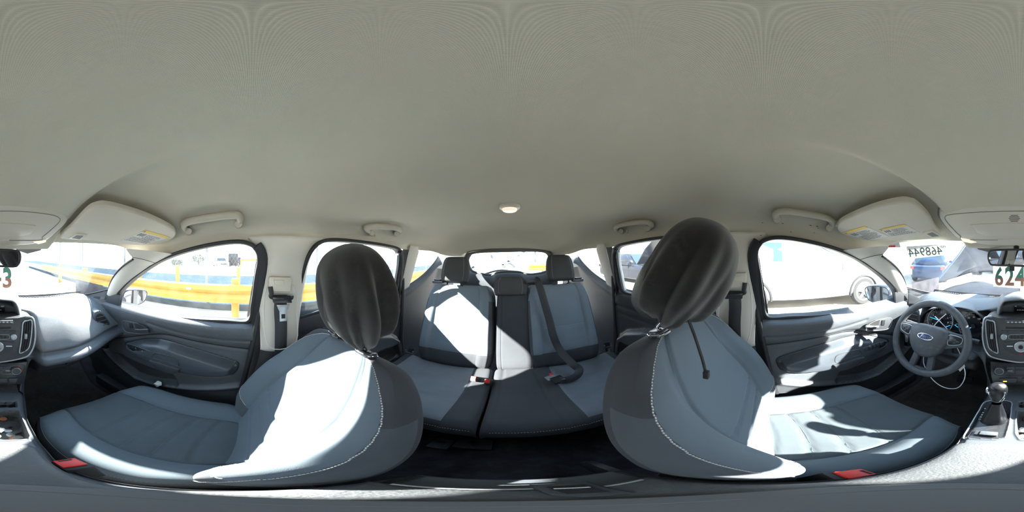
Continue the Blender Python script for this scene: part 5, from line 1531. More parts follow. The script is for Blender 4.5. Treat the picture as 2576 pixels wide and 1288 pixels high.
nt_.links.new(nt_.nodes['Principled BSDF'].outputs[0], mx_.inputs[1]); nt_.links.new(tr.outputs[0], mx_.inputs[2]); mx_.inputs[0].default_value = .3; nt_.links.new(mx_.outputs[0], nt_.nodes['Material Output'].inputs[0])
def two_tone(name, top, bot, z):
    m = mat(name, top, .7); t_ = m.node_tree; g = t_.nodes.new('ShaderNodeNewGeometry'); sx_ = t_.nodes.new('ShaderNodeSeparateXYZ'); ma = t_.nodes.new('ShaderNodeMath'); ma.operation = 'GREATER_THAN'; ma.inputs[1].default_value = z
    mi = t_.nodes.new('ShaderNodeMix'); mi.data_type = 'RGBA'; mi.inputs['A'].default_value = bot + (1,); mi.inputs['B'].default_value = top + (1,)
    t_.links.new(g.outputs['Position'], sx_.inputs[0]); t_.links.new(sx_.outputs['Z'], ma.inputs[0]); t_.links.new(ma.outputs[0], mi.inputs['Factor']); t_.links.new(mi.outputs['Result'], t_.nodes['Principled BSDF'].inputs['Base Color']); return m
sh = thing('number_sheet', 'white sheet printed with big green and brown digits under the mirror', 'paper', sheet_pt(2550, 720))
slab('sheet', [sheet_pt(u, v, .002) for u, v in ((2498,655),(2610,655),(2610,727),(2499,719))], n, .0008, paper, sh)
zmid = PN(2540, 699, n, n.dot(c)).z + CAMZ
tone = two_tone('green_brown_ink', (.020, .13, .085), (.22, .085, .04), zmid)
for ch, u0, u1, v0, v1 in (('6', 2503, 2524, 668, 717), ('2', 2528, 2551, 668, 717), ('4', 2553, 2579, 668, 718), ('3', 2583, 2605, 670, 723)):
    text_quad('sheet_digit', ch, [sheet_pt(u, v, .0042) for u, v in ((u0, v0), (u1, v0 + .6), (u1, v1 + .6), (u0, v1))], n, tone, sh, bold=.03)
# stock number read backwards from inside, lying on a white strip
c, n, ax = ws_hit(2326, 634)
st_ = thing('stock_sticker', 'white windshield sticker with backwards stock number ahead of the steering wheel', 'sticker', c)
slab('sticker_strip', [PN(u, v, n, n.dot(c)) for u, v in ((2280,620),(2384,614),(2388,640),(2284,652))], n, .0006, paper, st_)
L0 = PN(2283, 636, n, n.dot(c)); L1 = PN(2370, 630, n, n.dot(c)); upv = n.cross((L1 - L0).normalized()); 
if upv.z < 0: upv = -upv
ink_g = mat('faded_green_ink', (.16, .20, .17), .8)
sq = lambda q: [PN(u, v, n, n.dot(c)) + n * .0012 for u, v in q]
text_quad('stock_digits', '468944', sq(((2284,625),(2368,618),(2372,639),(2287,646))), n, ink_g, st_, mirror=True)
text_quad('stock_letters', 'ISP', sq(((2364,618),(2378,617),(2379,622),(2365,624))), n, ink_g, st_, mirror=True)
c, n, ax = ws_hit(2250, 614)
lb = thing('inspection_label', 'small white and red label in the upper windshield corner, driver side', 'label', c)
slab('label_card', [PN(u, v, n, n.dot(c)) for u, v in ((2240,612),(2262,609),(2266,622),(2236,622))], n, .0006, paper, lb)
slab('red_band', [PN(u, v, n, n.dot(c)) + n * .001 for u, v in ((2236,617.5),(2252,616.5),(2252,621.5),(2235,621.5))], n, .0005, M['red'], lb)

# ================================================================== belts and buckles
def strap(name, pts, w, nrm, parent=None, th=.0014):
    return tube(name, crv(pts, 50), 0, M['belt'], parent, up=nrm, prof=rprof(th, w, .0005, 1), smooth=True)
for sx, lab, uv, tongue in ((1, 'charcoal seat belt hanging down the passenger side pillar with its tongue', (705, 733), True), (-1, 'charcoal seat belt hanging down the driver side pillar', (1855, 733), False)):
    a = Vector((sx * .592, -.105, -.150))
    root = thing('seat_belt', lab, 'seat belt', a, 'front seat belts')
    strap('webbing', [a + Vector((-.002 * sx, -.002, .012)), a + Vector((0, 0, -.05)), Vector((sx * .606, -.110, -.28)), Vector((sx * .632, -.112, -.45)), Vector((sx * .648, -.115, -.62)), Vector((sx * .655, -.12, -.86))], .047, (sx, 0, 0), root)
    lp = [a + Vector((-.008 * sx, dy, dz)) for dy, dz in ((.038,.045),(.034,.02),(.030,.006),(-.034,.0),(-.040,.004))]
    tube('belt_guide', crv(lp, 24), [.009] * 25, M['rubber'], root, n=10)
    slab('guide_plate', [a + Vector((-.004 * sx, dy, dz)) for dy, dz in ((.034,.010),(-.038,.004),(-.040,-.018),(.028,-.014))], (-sx, 0, 0), .016, M['gloss'], root, bev=.004)
    if tongue:
        t0 = a + Vector((-.012 * sx, -.008, -.045))
        pl = [t0 + Vector((0, y, z)) for y, z in ((.024,.022),(-.024,.020),(-.020,.008),(-.013,-.004),(-.013,-.046),(.013,-.046),(.014,-.004),(.020,.008))]
        tg2 = slab('belt_tongue', pl, (-sx, 0, 0), .003, M['silver'], root, bev=.001)
        slab('tongue_slot', [t0 + Vector((-.0034 * sx, y, z)) for y, z in ((.007,-.016),(-.007,-.016),(-.007,-.034),(.007,-.034))], (-sx, 0, 0), .0004, M['black'], tg2)
    else:
        rbox('belt_tongue', Vector((sx * .622, -.14, -.52)), (.016, .035, .028), M['silver'], root, bev=.004)
def buckle(label, c, n, up, group, size=(.026, .030, .075)):
    B = basis(n, up); root = thing('buckle', label, 'seat belt buckle', c, group)
    Rm = B
    rbox('buckle_body', Vector(c) - Vector(n).normalized() * size[2] * .5, (size[0], size[1], size[2]), M['rubber'], root, bev=.005, rot=Rm)
    rbox('release_button', Vector(c) + B @ Vector((0, size[1] * .10, .001)), (size[0] * .86, size[1] * .72, .010), M['red'], root, bev=.002, rot=Rm)
    slab('latch_slot', [Vector(c) + B @ Vector((x, y, .0062)) for x, y in ((-.009, size[1]*.30), (.009, size[1]*.30), (.009, size[1]*.40), (-.009, size[1]*.40))], n, .0006, M['black'], root)
    tube('buckle_stalk', [Vector(c) - Vector(n).normalized() * size[2] * .9, Vector(c) - Vector(n).normalized() * (size[2] + .06)], .008, M['belt'], root, n=8)
    return root
pb = PZ(180, 1168, -.612)
buckle('red topped buckle between the passenger seat and the armrest lid', pb, (.0, .25, 1), (0, 1, 0), 'front seat buckles', (.036, .046, .09))
db = PZ(2140, 1194, -.630)
buckle('red topped buckle beside the driver seat, half hidden by the armrest lid', db, (0, .3, 1), (0, 1, 0), 'front seat buckles', (.036, .046, .09))
RG = 'rear seat buckles'
def rpt(u, v, y): return PY(u, v, y)
buckle('red rear buckle on the narrow passenger side cushion, leaning outward', PZ(1191, 953, -.700), (.25, .75, .75), (0, -.5, 1), RG, (.030, .034, .06))
buckle('red rear buckle beside the gap, left of the dark middle backrest', PZ(1226, 960, -.705), (.1, .75, .75), (0, -.5, 1), RG, (.030, .034, .06))
# middle belt: comes out of the shoulder, runs across the bench and lies looped on the wide cushion
mb = thing('middle_seat_belt', 'slack black belt from the seat top to the wide rear cushion', 'seat belt', rpt(1350, 720, -1.0))
pts = [rpt(1343,704,-1.06), rpt(1352,708,-1.02), rpt(1362,735,-.985), rpt(1372,770,-.965), rpt(1382,805,-.945), rpt(1392,845,-.915), rpt(1408,880,-.885), PZ(1440,915,-.66), PZ(1456,928,-.69), PZ(1452,944,-.705), PZ(1430,955,-.708), PZ(1406,957,-.705)]
tube('webbing', crv(pts, 90), 0, M['belt'], mb, up=(.25, .9, .3), prof=rprof(.0014, .046, .0005, 1))
slab('belt_bezel', [rpt(u, v, -1.03) for u, v in ((1326,716),(1330,708),(1345,706),(1354,702),(1358,716))], (0, .6, .8), .012, M['gloss'], mb, bev=.003)
rbox('belt_tongue', PZ(1403, 955, -.700), (.060, .05, .018), M['gloss'], mb, bev=.005, rot=Matrix.Rotation(.3, 3, 'Z'))
rbox('tongue_plate', PZ(1386, 950, -.700), (.05, .036, .006), M['silver'], mb, bev=.002, rot=Matrix.Rotation(.3, 3, 'Z'))
slab('red_catch', [PZ(u, v, -.685) for u, v in ((1381,940),(1389,938),(1390,943),(1382,944))], (0, .6, .8), .004, M['red'], mb)
# outer rear belts
for sx, lab, uv in ((1, 'rear belt on the passenger side with a grey tongue in its holder', (1030, 885)), (-1, 'rear belt on the driver side beside the blue-grey backrest', (1530, 870))):
    a = rpt(uv[0], uv[1], -.90 if sx > 0 else -.93)
    root = thing('seat_belt', lab, 'seat belt', a, 'outer rear seat belts')
    strap('webbing', [a + Vector((0, -.02, .02)), a + Vector((0.0, .005, -.05)), a + Vector((sx * .006, .02, -.12)), a + Vector((sx * .01, .05, -.17))], .040, (sx * .5, -.8, 0), root)
    tube('belt_guide', [a + Vector((sx * .030, .0, .008)), a + Vector((sx * .026, .004, -.010)), a + Vector((-sx * .026, .006, -.004)), a + Vector((-sx * .030, .0, .014))], .006, M['release'], root)
    slab('belt_tongue', [a + Vector((x, .012, z)) for x, z in ((-.012,-.016),(.012,-.016),(.010,-.058),(-.010,-.058))], (0, 1, 0), .003, M['silver'], root, bev=.001)

for o in list(COL.objects):
    if o.parent is None and (o.get('group') in (RG, 'outer rear seat belts') or o.name == 'middle_seat_belt'): nearer(o)
# ================================================================== loose things
def crumple(name, c, r, mt, label, cat, seed, flat=.6):
    rnd = random.Random(seed); bm = bmesh.new(); bmesh.ops.create_icosphere(bm, subdivisions=2, radius=r)
    for v in bm.verts:
        k = rnd.uniform(.55, 1.25); v.co = Vector((v.co.x * k, v.co.y * k, v.co.z * k * flat)) + Vector(c)
    o = bm_out(bm, name, mt, None, smooth=False); return tag(o, label, cat)
crumple('paper_scrap', PX(396, 966, .655), .020, M['white'], 'crumpled white paper scrap in the passenger door pocket', 'paper', 4, .9)
coin_c = mat('copper_coin', (.42, .17, .08), .4, metal=.8); coin_s = mat('nickel_coin', (.45, .45, .43), .4, metal=.8)
TZ = -.682
for k, (u, v, cop, lab) in enumerate(((2584,1054,1,'copper coin alone at the front of the console tray'),(2596,1084,0,'round grey coin beside the black clip in the console tray'),(2603,1094,0,'grey coin at the rear middle of the console tray'),(2622,1101,0,'dark flat coin at the rear corner of the console tray'),(2610,1103,1,'copper coin lying under the two grey ones in the console tray'),(2567,1098,0,'shiny coin at the driver side end of the console tray'))):
    p = PZ(u, v, TZ + .003); cn = mk('coin', *lathe_geo([(.0095, 0), (.0105, .0004), (.0105, .0014), (.0095, .0018), (.008, .0014), (0, .0014)], p, (random.uniform(-.2, .2), random.uniform(-.2, .2), 1), 20), coin_c if cop else coin_s)
    tag(edge_smooth(cn), lab, 'coin', 'coins in the console tray')
leaf = mat('dry_green_scraps', (.07, .10, .035), .8)
for k, (u, v, lab) in enumerate(((2600,1047,'green leaf scrap lying in the middle of the console tray'),(2612,1050,'green leaf scrap at the passenger end of the console tray'))):
    p = PZ(u, v, TZ + .004); q = [p + Vector((x, y, random.uniform(0, .006))) for x, y in ((-.014,0),(-.006,.006),(.004,.004),(.014,.001),(.005,-.006),(-.007,-.004))]
    tag(slab('leaf_scrap', q, (0, .2, 1), .001, leaf), lab, 'leaf')
cp_ = rbox('black_clip', PZ(2618, 1088, TZ + .012), (.018, .014, .012), M['plast'], bev=.002, rot=Matrix.Rotation(.5, 3, 'Z')); tag(cp_, 'small black plastic clip among the coins in the console tray', 'clip')
cp_ = rbox('black_fuse', PZ(2602, 1073, TZ + .012), (.010, .008, .022), M['gloss'], bev=.002, rot=Matrix.Rotation(.4, 3, 'X')); tag(cp_, 'upright black plug standing in the console tray', 'plug')
crumple('wrapper', PZ(2574, 1082, TZ + .012), .014, M['white'], 'white crumpled wrapper in the console tray beside the gear lever', 'wrapper', 9, .5)
# floor mats
def floor_mat(sx, label):
    root = thing('floor_mat', label, 'floor mat', (sx * .36, .85, -1.06), 'front floor mats')
    def f(s, t):
        x = lerp(.14, .60, s) * sx; y = lerp(.42, 1.08, t)
        z = -1.035 + .22 * sm(.85, 1.15, y)
        e = min(s, 1 - s, t, 1 - t); z += .006 * gauss(e - .03, .012)
        for q in ((.22, .78), ): pass
        bx_ = poly_sdf([(.2, .2), (.8, .2), (.85, .5), (.7, .8), (.3, .8), (.15, .5)])(s, t); z += .006 * gauss(bx_, .015)
        for q in (.35, .5, .65): z += .004 * gauss(t - q, .012) * sm(0, .03, bx_)
        return Vector((x, y, z))
    surf('mat_sheet', f, 50, 60, M['mat'], root, thick=.004, flip=(sx > 0))
    rbox('heel_pad', (sx * .34, .62, -1.033), (.24, .14, .006), M['mat'], root, bev=.002)
floor_mat(1, 'dirty black rubber floor mat in the passenger footwell'); floor_mat(-1, 'dirty black rubber floor mat below the steering wheel')
pd = thing('brake_pedal', 'dark brake pedal hanging below the steering column', 'pedal', PY(2430, 958, .88))
rbox('pedal_pad', PY(2428, 955, .86), (.09, .02, .055), M['rubber'], pd, bev=.005, rot=Matrix.Rotation(-.4, 3, 'X'))
tube('pedal_arm', [PY(2428, 952, .88), PY(2438, 930, .95), PY(2448, 905, 1.0)], .008, M['black'], pd)
# rear floor brackets under the cushions
for k, (u0, u1, lab) in enumerate(((1085, 1135, 'flat black bracket on the rear floor nearest the passenger seat'), (1148, 1240, 'flat black bracket on the rear floor before the seat gap'))):
    a = PZ(u0, 1112, -.955); b = PZ(u1, 1120, -.955)
    r_ = thing('floor_bracket', lab, 'bracket', (a + b) / 2, 'rear floor brackets')
    rbox('bracket_plate', (a + b) / 2, ((b - a).length, .07, .012), M['plast'], r_, bev=.003)
    lathe('bracket_bolt', [(.014, 0), (.014, .004), (.008, .008), (0, .008)], (a + b) / 2 + Vector((0, 0, .005)), (0, 0, 1), M['rubber'], r_, n=16)
# ---- outside mirrors
def wing(sx, label, ctr, hx, hz):
    root = thing('wing_mirror', label, 'mirror', ctr, 'wing mirrors')
    C = Vector(ctr); n = Vector((-.50 * sx, -.86, -.05)).normalized(); B = basis(n)
    o = crv([(-1,.10),(-.86,.80),(-.3,1.0),(.45,.92),(.95,.70),(1.0,.2),(.75,-.62),(.2,-.95),(-.4,-1.0),(-.85,-.75)] if sx > 0 else [(1,.10),(.86,.80),(.3,1.0),(-.45,.92),(-.95,.70),(-1.0,.2),(-.75,-.62),(-.2,-.95),(.4,-1.0),(.85,-.75)], 48, True)
    R = []
    for k, d in ((1.0, 0), (1.06, .010), (1.05, .05), (.90, .10), (.55, .14), (.12, .155)):
        R.append([C + B @ Vector((x * hx * k, z * hz * k, -d)) for x, z in o])
    v_, f_ = ring_mesh(R, cap=True); mk('mirror_housing', v_, f_, M['paint_dk'], root)
    slab('mirror_face', [C + B @ Vector((x * hx * .95, z * hz * .94, .0005)) for x, z in o], n, .0005, M['mirror'], root)
    slab('blind_spot_mirror', [C + B @ Vector((sx * hx * .62 * -1 * -1 + x * hx * .26, hz * .55 + z * hz * .30, .0015)) for x, z in o], n, .0008, M['mirror'], root)
    tube('mirror_rim', [C + B @ Vector((x * hx, z * hz, .001)) for x, z in o], .003, M['rubber'], root, n=6, closed=True)
    tube('mirror_arm', [C + B @ Vector((-sx * hx * .9, -hz * .4, -.05)), C + Vector((-sx * .11, .03, -.06)), Vector((sx * .72, .74, -.28))], [.03, .028, .034], M['rubber'], root, n=12)
M['paint_dk'] = mat('dark_blue_paint', (.012, .020, .040), .3)
wing(1, 'dark wing mirror outside the passenger window before the guardrail', PX(340, 749, .87), .088, .060)
wing(-1, 'dark wing mirror outside the driver window before the white car', PX(2206, 742, -.87), .088, .066)
# ================================================================== the yard outside
GZ = -1.40
M['ground'] = mat('dusty_concrete', (.34, .32, .285), .9, spec=.1, var=.18, vscale=1.2, bump=.3, bscale=40)
M['road'] = mat('shade_blue_asphalt', (.035, .055, .075), .9, spec=0.0, var=.15, vscale=2)  # blue-grey tone puts the shade on the road into its colour
M['yel'] = mat('yellow_paint', (.42, .25, .020), .5, var=.12, vscale=5)
M['galv'] = mat('galvanised_steel', (.20, .21, .22), .5, metal=.3)
M['wire'] = mat('fence_wire', (.13, .14, .15), .5, metal=.2)
M['wpaint'] = mat('white_paint', (.78, .78, .77), .3)
M['kpaint'] = mat('black_car_paint', (.012, .014, .020), .22)
M['bpaint'] = mat('blue_car_paint', (.015, .035, .09), .25)
M['spaint'] = mat('silver_car_paint', (.50, .52, .54), .3, metal=.3)
M['cglass'] = mat('dark_car_glass', (.020, .035, .045), .06)
M['cglass_l'] = mat('pale_car_glass', (.30, .44, .48), .1)
M['cglass_b'] = mat('blue_car_glass', (.03, .09, .16), .15)
M['bon_in'] = mat('dusty_dark_paint', (.014, .018, .026), .75, spec=.1, var=.3, vscale=9, bump=.3, bscale=60, dust=.03)
M['tyre'] = mat('tyre_rubber', (.025, .025, .026), .8, bump=.3)
M['alloy'] = mat('alloy_wheel', (.55, .56, .58), .35, metal=.7)
M['leafm'] = mat('dusty_leaves', (.07, .10, .06), .8, var=.3)
M['wall_w'] = mat('pale_wall_paint', (.70, .70, .68), .8, var=.05)
struct(mk('ground', [(-60, -60, GZ), (60, -60, GZ), (60, 60, GZ), (-60, 60, GZ)], [(0, 1, 2, 3)], M['ground'], smooth=False))
struct(mk('road', [(7.6, -50, GZ + .01), (12.5, -50, GZ + .01), (12.5, 50, GZ + .01), (7.6, 50, GZ + .01)], [(0, 1, 2, 3)], M['road'], smooth=False))
struct(rbox('kerb', (4.25, 0, GZ + .09), (.24, 40, .18), M['road'], bev=.03))
# ---- guardrail
def wbeam(sgn, x, y0, y1, zt, h, parent, axis='y'):
    pr = [(0, zt), (.05, zt - .02), (.085, zt - .10 * h / .36), (.05, zt - .15 * h / .36), (.02, zt - .18 * h / .36), (.05, zt - .21 * h / .36), (.085, zt - .26 * h / .36), (.05, zt - h + .02), (0, zt - h), (-.02, zt - h), (-.02, zt)]
    rings = []
    for y in (y0, y1):
        rings.append([Vector((x - sgn * a, y, z)) if axis == 'y' else Vector((y, x - sgn * a, z)) for a, z in pr])
    v_, f_ = ring_mesh(rings); return edge_smooth(mk('rail_beam', v_, f_, M['yel'], parent), 30)
gr = thing('guardrail', 'long yellow guardrail outside the passenger windows', 'guardrail', (3.3, 0, GZ))
wbeam(1, 3.3, -9, 11, -.55, .40, gr)
for y in (-7.2, -4.4, -1.6, PX(592, 740, 3.42).y, 3.0, 5.6, 8.2):
    rbox('rail_post', (3.44, y, (GZ - .44) / 2), (.15, .15, abs(GZ) - .44), M['yel'], gr, bev=.01)
for y in (-.9, 1.3, 3.6): rbox('reflector', (3.208, y, -.66), (.012, .11, .04), M['wpaint'], gr, bev=.004)
# ---- chain link fence
fx = 4.25
fe = thing('chain_link_fence', 'grey chain link fence standing behind the yellow guardrail', 'fence', (fx, 0, GZ))
for y in (-7.8, -4.85, -1.8, 1.2, 4.2, 7.2, 10.2):
    lathe('fence_post', [(.035, 0), (.035, 2.4), (.02, 2.44), (0, 2.44)], (fx, y, GZ), (0, 0, 1), M['galv'], fe, n=12)
parts = []
hgt = 2.3; y0, y1 = -8.0, 10.4; sp = .095
def wq(a, b, r=.0022):
    d = (b - a).normalized(); s = Vector((r, 0, 0)); q = d.cross(Vector((1, 0, 0))).normalized() * r
    return ([a + s, a + q, a - s, a - q, b + s, b + q, b - s, b - q], [(0,1,5,4),(1,2,6,5),(2,3,7,6),(3,0,4,7)])
k = y0 - hgt * .6
while k < y1:
    for sg in (1, -1):
        a = Vector((fx + .03, k if sg > 0 else k + hgt * .6, GZ)); b = Vector((fx + .03, k + hgt * .6 if sg > 0 else k, GZ + hgt))
        parts.append(wq(a, b))
    k += sp
v_, f_ = join_geo(parts); o = mk('wire_mesh', v_, f_, M['wire'], fe, smooth=False); o['kind'] = 'stuff'
tube('top_rail', [Vector((fx, y0, GZ + 2.36)), Vector((fx, y1, GZ + 2.36))], .022, M['galv'], fe)
# trash by the fence post
crumple('litter_bag', PX(531, 791, 4.0) , .12, M['wpaint'], 'crumpled pale litter lying by the fence post foot', 'litter', 21, .6)
# ---- bits beyond the road
def post_rail(name, label, pts, zt, cat, mt, group=None, rail_mt=None):
    root = thing(name, label, cat, Vector(((pts[0][0] + pts[-1][0]) / 2, (pts[0][1] + pts[-1][1]) / 2, GZ)), group)
    for x, y in pts: rbox('post', (x, y, (GZ + zt) / 2), (.16, .16, zt - GZ), mt, root, bev=.01)
    tube('rail', [Vector((x, y, zt - .08)) for x, y in pts], 0, rail_mt or mt, root, up=(0, 0, 1), prof=rprof(.22, .06, .01))
    return root
post_rail('far_guardrail', 'low rail whitened as sunlit on yellow posts across the road beyond the fence', [(7.4, 6.0), (7.4, 3.6), (7.4, PX(600, 700, 7.4).y), (7.4, -2.0), (7.4, -4.6)], -.42, 'guardrail', M['yel'], rail_mt=M['wpaint'])  # white beam colour stands for sun on the rail
post_rail('yellow_barrier', 'yellow goalpost barrier beside the dark truck across the road', [(21, PX(606, 660, 21).y), (21, PX(655, 660, 21).y)], -.15, 'barrier', M['yel'])
def shrub(label, c, r, seed):
    rnd = random.Random(seed); root = thing('shrub', label, 'shrub', (c[0], c[1], GZ), 'shrubs across the road')
    parts = []
    for k in range(900):
        d = Vector((rnd.gauss(0, 1), rnd.gauss(0, 1), rnd.gauss(0, .8))).normalized() * r * rnd.uniform(.55, 1.0)
        p = Vector(c) + Vector((d.x, d.y, d.z * .7)); a = Vector((rnd.gauss(0, 1), rnd.gauss(0, 1), rnd.gauss(0, 1))).normalized() * .10; b = a.orthogonal() * .8
        parts.append(([p - a, p + b * .5, p + a, p - b * .5], [(0, 1, 2, 3)]))
    v_, f_ = join_geo(parts); o = mk('foliage', v_, f_, M['leafm'], root, smooth=False); o['kind'] = 'stuff'
    tube('stem', [Vector((c[0], c[1], GZ)), Vector(c)], .06, M['road'], root)
shrub('dusty green shrub across the road, leftmost through the passenger window', Vector((22, PX(445, 655, 22).y, -.75)), 1.0, 1)
shrub('dusty shrub across the road beside the fence post', Vector((24, PX(500, 635, 24).y, -.1)), 1.2, 2)

# ---- cars
def wheel_at(root, c, r, side_n, spokes=5, rim_mt=None):
    w_ = .2
    t = lathe('wheel', [(r * .62, -w_ / 2), (r * .9, -w_ / 2), (r, -w_ * .3), (r, w_ * .3), (r * .92, w_ / 2), (r * .70, w_ / 2), (r * .66, w_ * .35), (0, w_ * .30)], c, side_n, M['tyre'], root, n=36)
    B = basis(side_n); C = Vector(c) + Vector(side_n) * (w_ * .36); parts = []
    parts.append(tube_geo([C + B @ Vector((r * .66 * math.cos(a), r * .66 * math.sin(a), .01)) for a in np.linspace(0, 2*math.pi, 32, endpoint=False)], .03, 6, True))
    for k in range(spokes):
        a = 2 * math.pi * k / spokes + .3; da = .17
        P = [C + B @ Vector((rr * math.cos(a + q), rr * math.sin(a + q), z)) for rr, q, z in ((.05, -1.0, .035), (r * .64, -da, .015), (r * .64, da, .015), (.05, 1.0, .035))]
        Q = [p - Vector(side_n) * .03 for p in P]
        parts.append((P + Q, [(0,1,2,3),(0,4,5,1),(1,5,6,2),(2,6,7,3),(3,7,4,0)]))
    parts.append(lathe_geo([(.07, 0), (.06, .04), (0, .045)], C, side_n, 16))
    v_, f_ = join_geo(parts); mk('rim', v_, f_, rim_mt or M['alloy'], t, smooth=False)
    return t
def car(name, label, pos, head, paint, L=4.6, W=1.8, H=1.46, belt=.92, hoodz=.95, cab=(-1.9, .75), roof=(-1.2, .15), wb=2.75, fo=.9, r=.33, glass=None, glass2=None, hood_open=0, group=None, cat='car', tail=None, spokes=5, clear=.24):
    """built along +x (nose at +), wheel axles at fo behind the nose and wb further back"""
    glass = glass or M['cglass']
    root = thing(name, label, cat, (pos[0], pos[1], GZ), group)
    Rz = Matrix.Rotation(head, 3, 'Z'); O = Vector((pos[0], pos[1], GZ))
    T = lambda p: O + Rz @ Vector(p)
    xf = L / 2; xr = -L / 2; xa = xf - fo; xb = xa - wb
    def ring(x, hw, z0, z1, rr=.14):
        return [T((x, y, z)) for y, z in [(a, (z0 + z1) / 2 + b) for a, b in rprof(hw * 2, z1 - z0, min(rr, (z1 - z0) * .45), 4)]]
    st = [(xr, .60, .42, .75), (xr + .06, .80, .30, belt - .08), (xr + .35, .96, clear, belt), (xb, 1.0, clear, belt + .02), (cab[0] + .8, 1.0, clear, belt), (0, 1.0, clear, belt), (cab[1], 1.0, clear, hoodz + .0), (xa, .99, clear, hoodz - .04), (xf - .35, .94, clear, hoodz - .12), (xf - .08, .82, .28, hoodz - .22), (xf, .62, .38, hoodz - .34)]
    v_, f_ = ring_mesh([ring(x, hw * W / 2, z0, z1) for x, hw, z0, z1 in st]); edge_smooth(mk('car_body', v_, f_, paint, root), 40)
    # cabin
    def cr_(z, x0, x1, hw):
        P = [(x0, -hw), (x0, hw), (x0 * .5 + x1 * .5, hw * 1.03), (x1, hw), (x1 + .06, 0), (x1, -hw), (x0 * .5 + x1 * .5, -hw * 1.03)]
        return [T((p[0], p[1], z)) for p in crv(P, 42, True)]
    hb, hr = W / 2 * .93, W / 2 * .72
    v_, f_ = ring_mesh([cr_(belt - .03, cab[0], cab[1], hb), cr_(lerp(belt, H, .55), lerp(cab[0], roof[0], .62), lerp(cab[1], roof[1], .62), lerp(hb, hr, .5)), cr_(H - .05, roof[0], roof[1], hr), cr_(H, roof[0] + .15, roof[1] - .15, hr * .8)])
    mk('cabin_roof', v_, f_, paint, root)
    def pt(x0f, zf, sg, k=1.018): # point on the side of the cabin
        z = lerp(belt, H, zf); hw = lerp(hb, hr, zf) * 1.02 + .012
        return T((x0f, sg * hw, z))
    for sg in (-1, 1):
        n = Rz @ Vector((0, sg, .25)); mid = (cab[0] + cab[1]) / 2 - .05
        fx0 = lambda zf: lerp(cab[0], roof[0], zf) ; fx1 = lambda zf: lerp(cab[1], roof[1], zf)
        for nm, a0, a1, b0, b1 in (('front_window', mid + .04, fx1(.08) - .16, fx1(.82) - .08, mid + .04), ('rear_window', fx0(.08) + .22, mid - .05, mid - .05, fx0(.82) + .12)):
            slab(nm, [pt(a0, .08, sg), pt(a1, .08, sg), pt(b0, .82, sg), pt(b1, .82, sg)], n, .008, (glass2 or glass) if nm == 'rear_window' else glass, root)
        for x in (mid, ): tube('door_seam', [T((x, sg * (W / 2 + .002), z)) for z in (clear + .12, belt - .02)], .006, M['black'], root, n=5)
        tube('door_seam', [T((cab[1] - .28, sg * (W / 2 + .002), z)) for z in (clear + .12, belt - .02)], .006, M['black'], root, n=5)
        for x in (mid - .55, mid + .28): rbox('door_handle', T((x, sg * (W / 2 + .015), belt - .13)), (.18, .03, .03), paint, root, bev=.01, rot=Rz)
        for x in (xa, xb):
            wheel_at(root, T((x, sg * (W / 2 - .09), r)), r, Rz @ Vector((0, sg, 0)), spokes)
            arch_ = [T((x + r * 1.16 * math.cos(a), sg * (W / 2 - .005), r + r * 1.16 * math.sin(a))) for a in np.linspace(-.15, math.pi + .15, 22)]
            tube('wheel_arch', arch_, .035, M['black'], root, n=6)
        rbox('mirror', T((cab[1] - .15, sg * (W / 2 + .10), belt + .06)), (.12, .2, .14), paint, root, bev=.04, rot=Rz)
        slab('headlamp', [T((xf - .10, sg * W * .40, z_)) for z_ in (hoodz - .30, hoodz - .22)] + [T((xf - .34, sg * W * .475, z_)) for z_ in (hoodz - .20, hoodz - .28)], Rz @ Vector((.6, sg * .8, .1)), .01, M['spaint'], root)
        slab('tail_lamp', [T((xr + .02, sg * W * .36, z_)) for z_ in (belt - .22, belt - .10)] + [T((xr + .20, sg * W * .47, z_)) for z_ in (belt - .06, belt - .20)], Rz @ Vector((-.7, sg * .6, .1)), .02, M['red'], root)
    def endp(x, zf, sg, f0, f1): return T((lerp(f0, f1, zf) , sg * lerp(hb, hr, zf) * .86, lerp(belt, H, zf)))
    slab('windshield', [endp(0, .06, -1, cab[1] + .08, roof[1] + .08), endp(0, .06, 1, cab[1] + .08, roof[1] + .08), endp(0, .86, 1, cab[1] + .06, roof[1] + .06), endp(0, .86, -1, cab[1] + .06, roof[1] + .06)], Rz @ Vector((.6, 0, .7)), .012, glass, root)
    slab('rear_window', [endp(0, .1, -1, cab[0] - .03, roof[0] - .03), endp(0, .1, 1, cab[0] - .03, roof[0] - .03), endp(0, .84, 1, cab[0] - .03, roof[0] - .03), endp(0, .84, -1, cab[0] - .03, roof[0] - .03)], Rz @ Vector((-.6, 0, .7)), .012, glass, root)
    slab('grille', [T((xf - .02, y, z)) for y, z in ((-.45, .48), (.45, .48), (.5, .62), (-.5, .62))], Rz @ Vector((1, 0, 0)), .03, M['black'], root)
    if hood_open:
        hx = cab[1] + .12; Lh = xf - .15 - hx; ca, sa = math.cos(hood_open), math.sin(hood_open)
        P = [T((hx + d * ca, y, hoodz + d * sa + .02 * math.sin(d * 2))) for d, y in ((0, -.72), (Lh * .6, -.74), (Lh, -.55), (Lh, .55), (Lh * .6, .74), (0, .72))]
        slab('open_hood', P, Rz @ Vector((-sa, 0, ca)), .04, paint, root, bev=.01)
        slab('engine_bay', [T((d, y, hoodz - .02)) for d, y in ((hx, -.68), (xf - .3, -.62), (xf - .3, .62), (hx, .68))], (0, 0, 1), .02, M['black'], root)
        for k in range(6):
            rbox('engine_part', T((random.uniform(hx + .2, xf - .5), random.uniform(-.5, .5), hoodz + .02)), (random.uniform(.15, .4), random.uniform(.15, .35), .12), random.choice([M['spaint'], M['plast'], M['galv']]), root, bev=.02, rot=Rz)
    return root
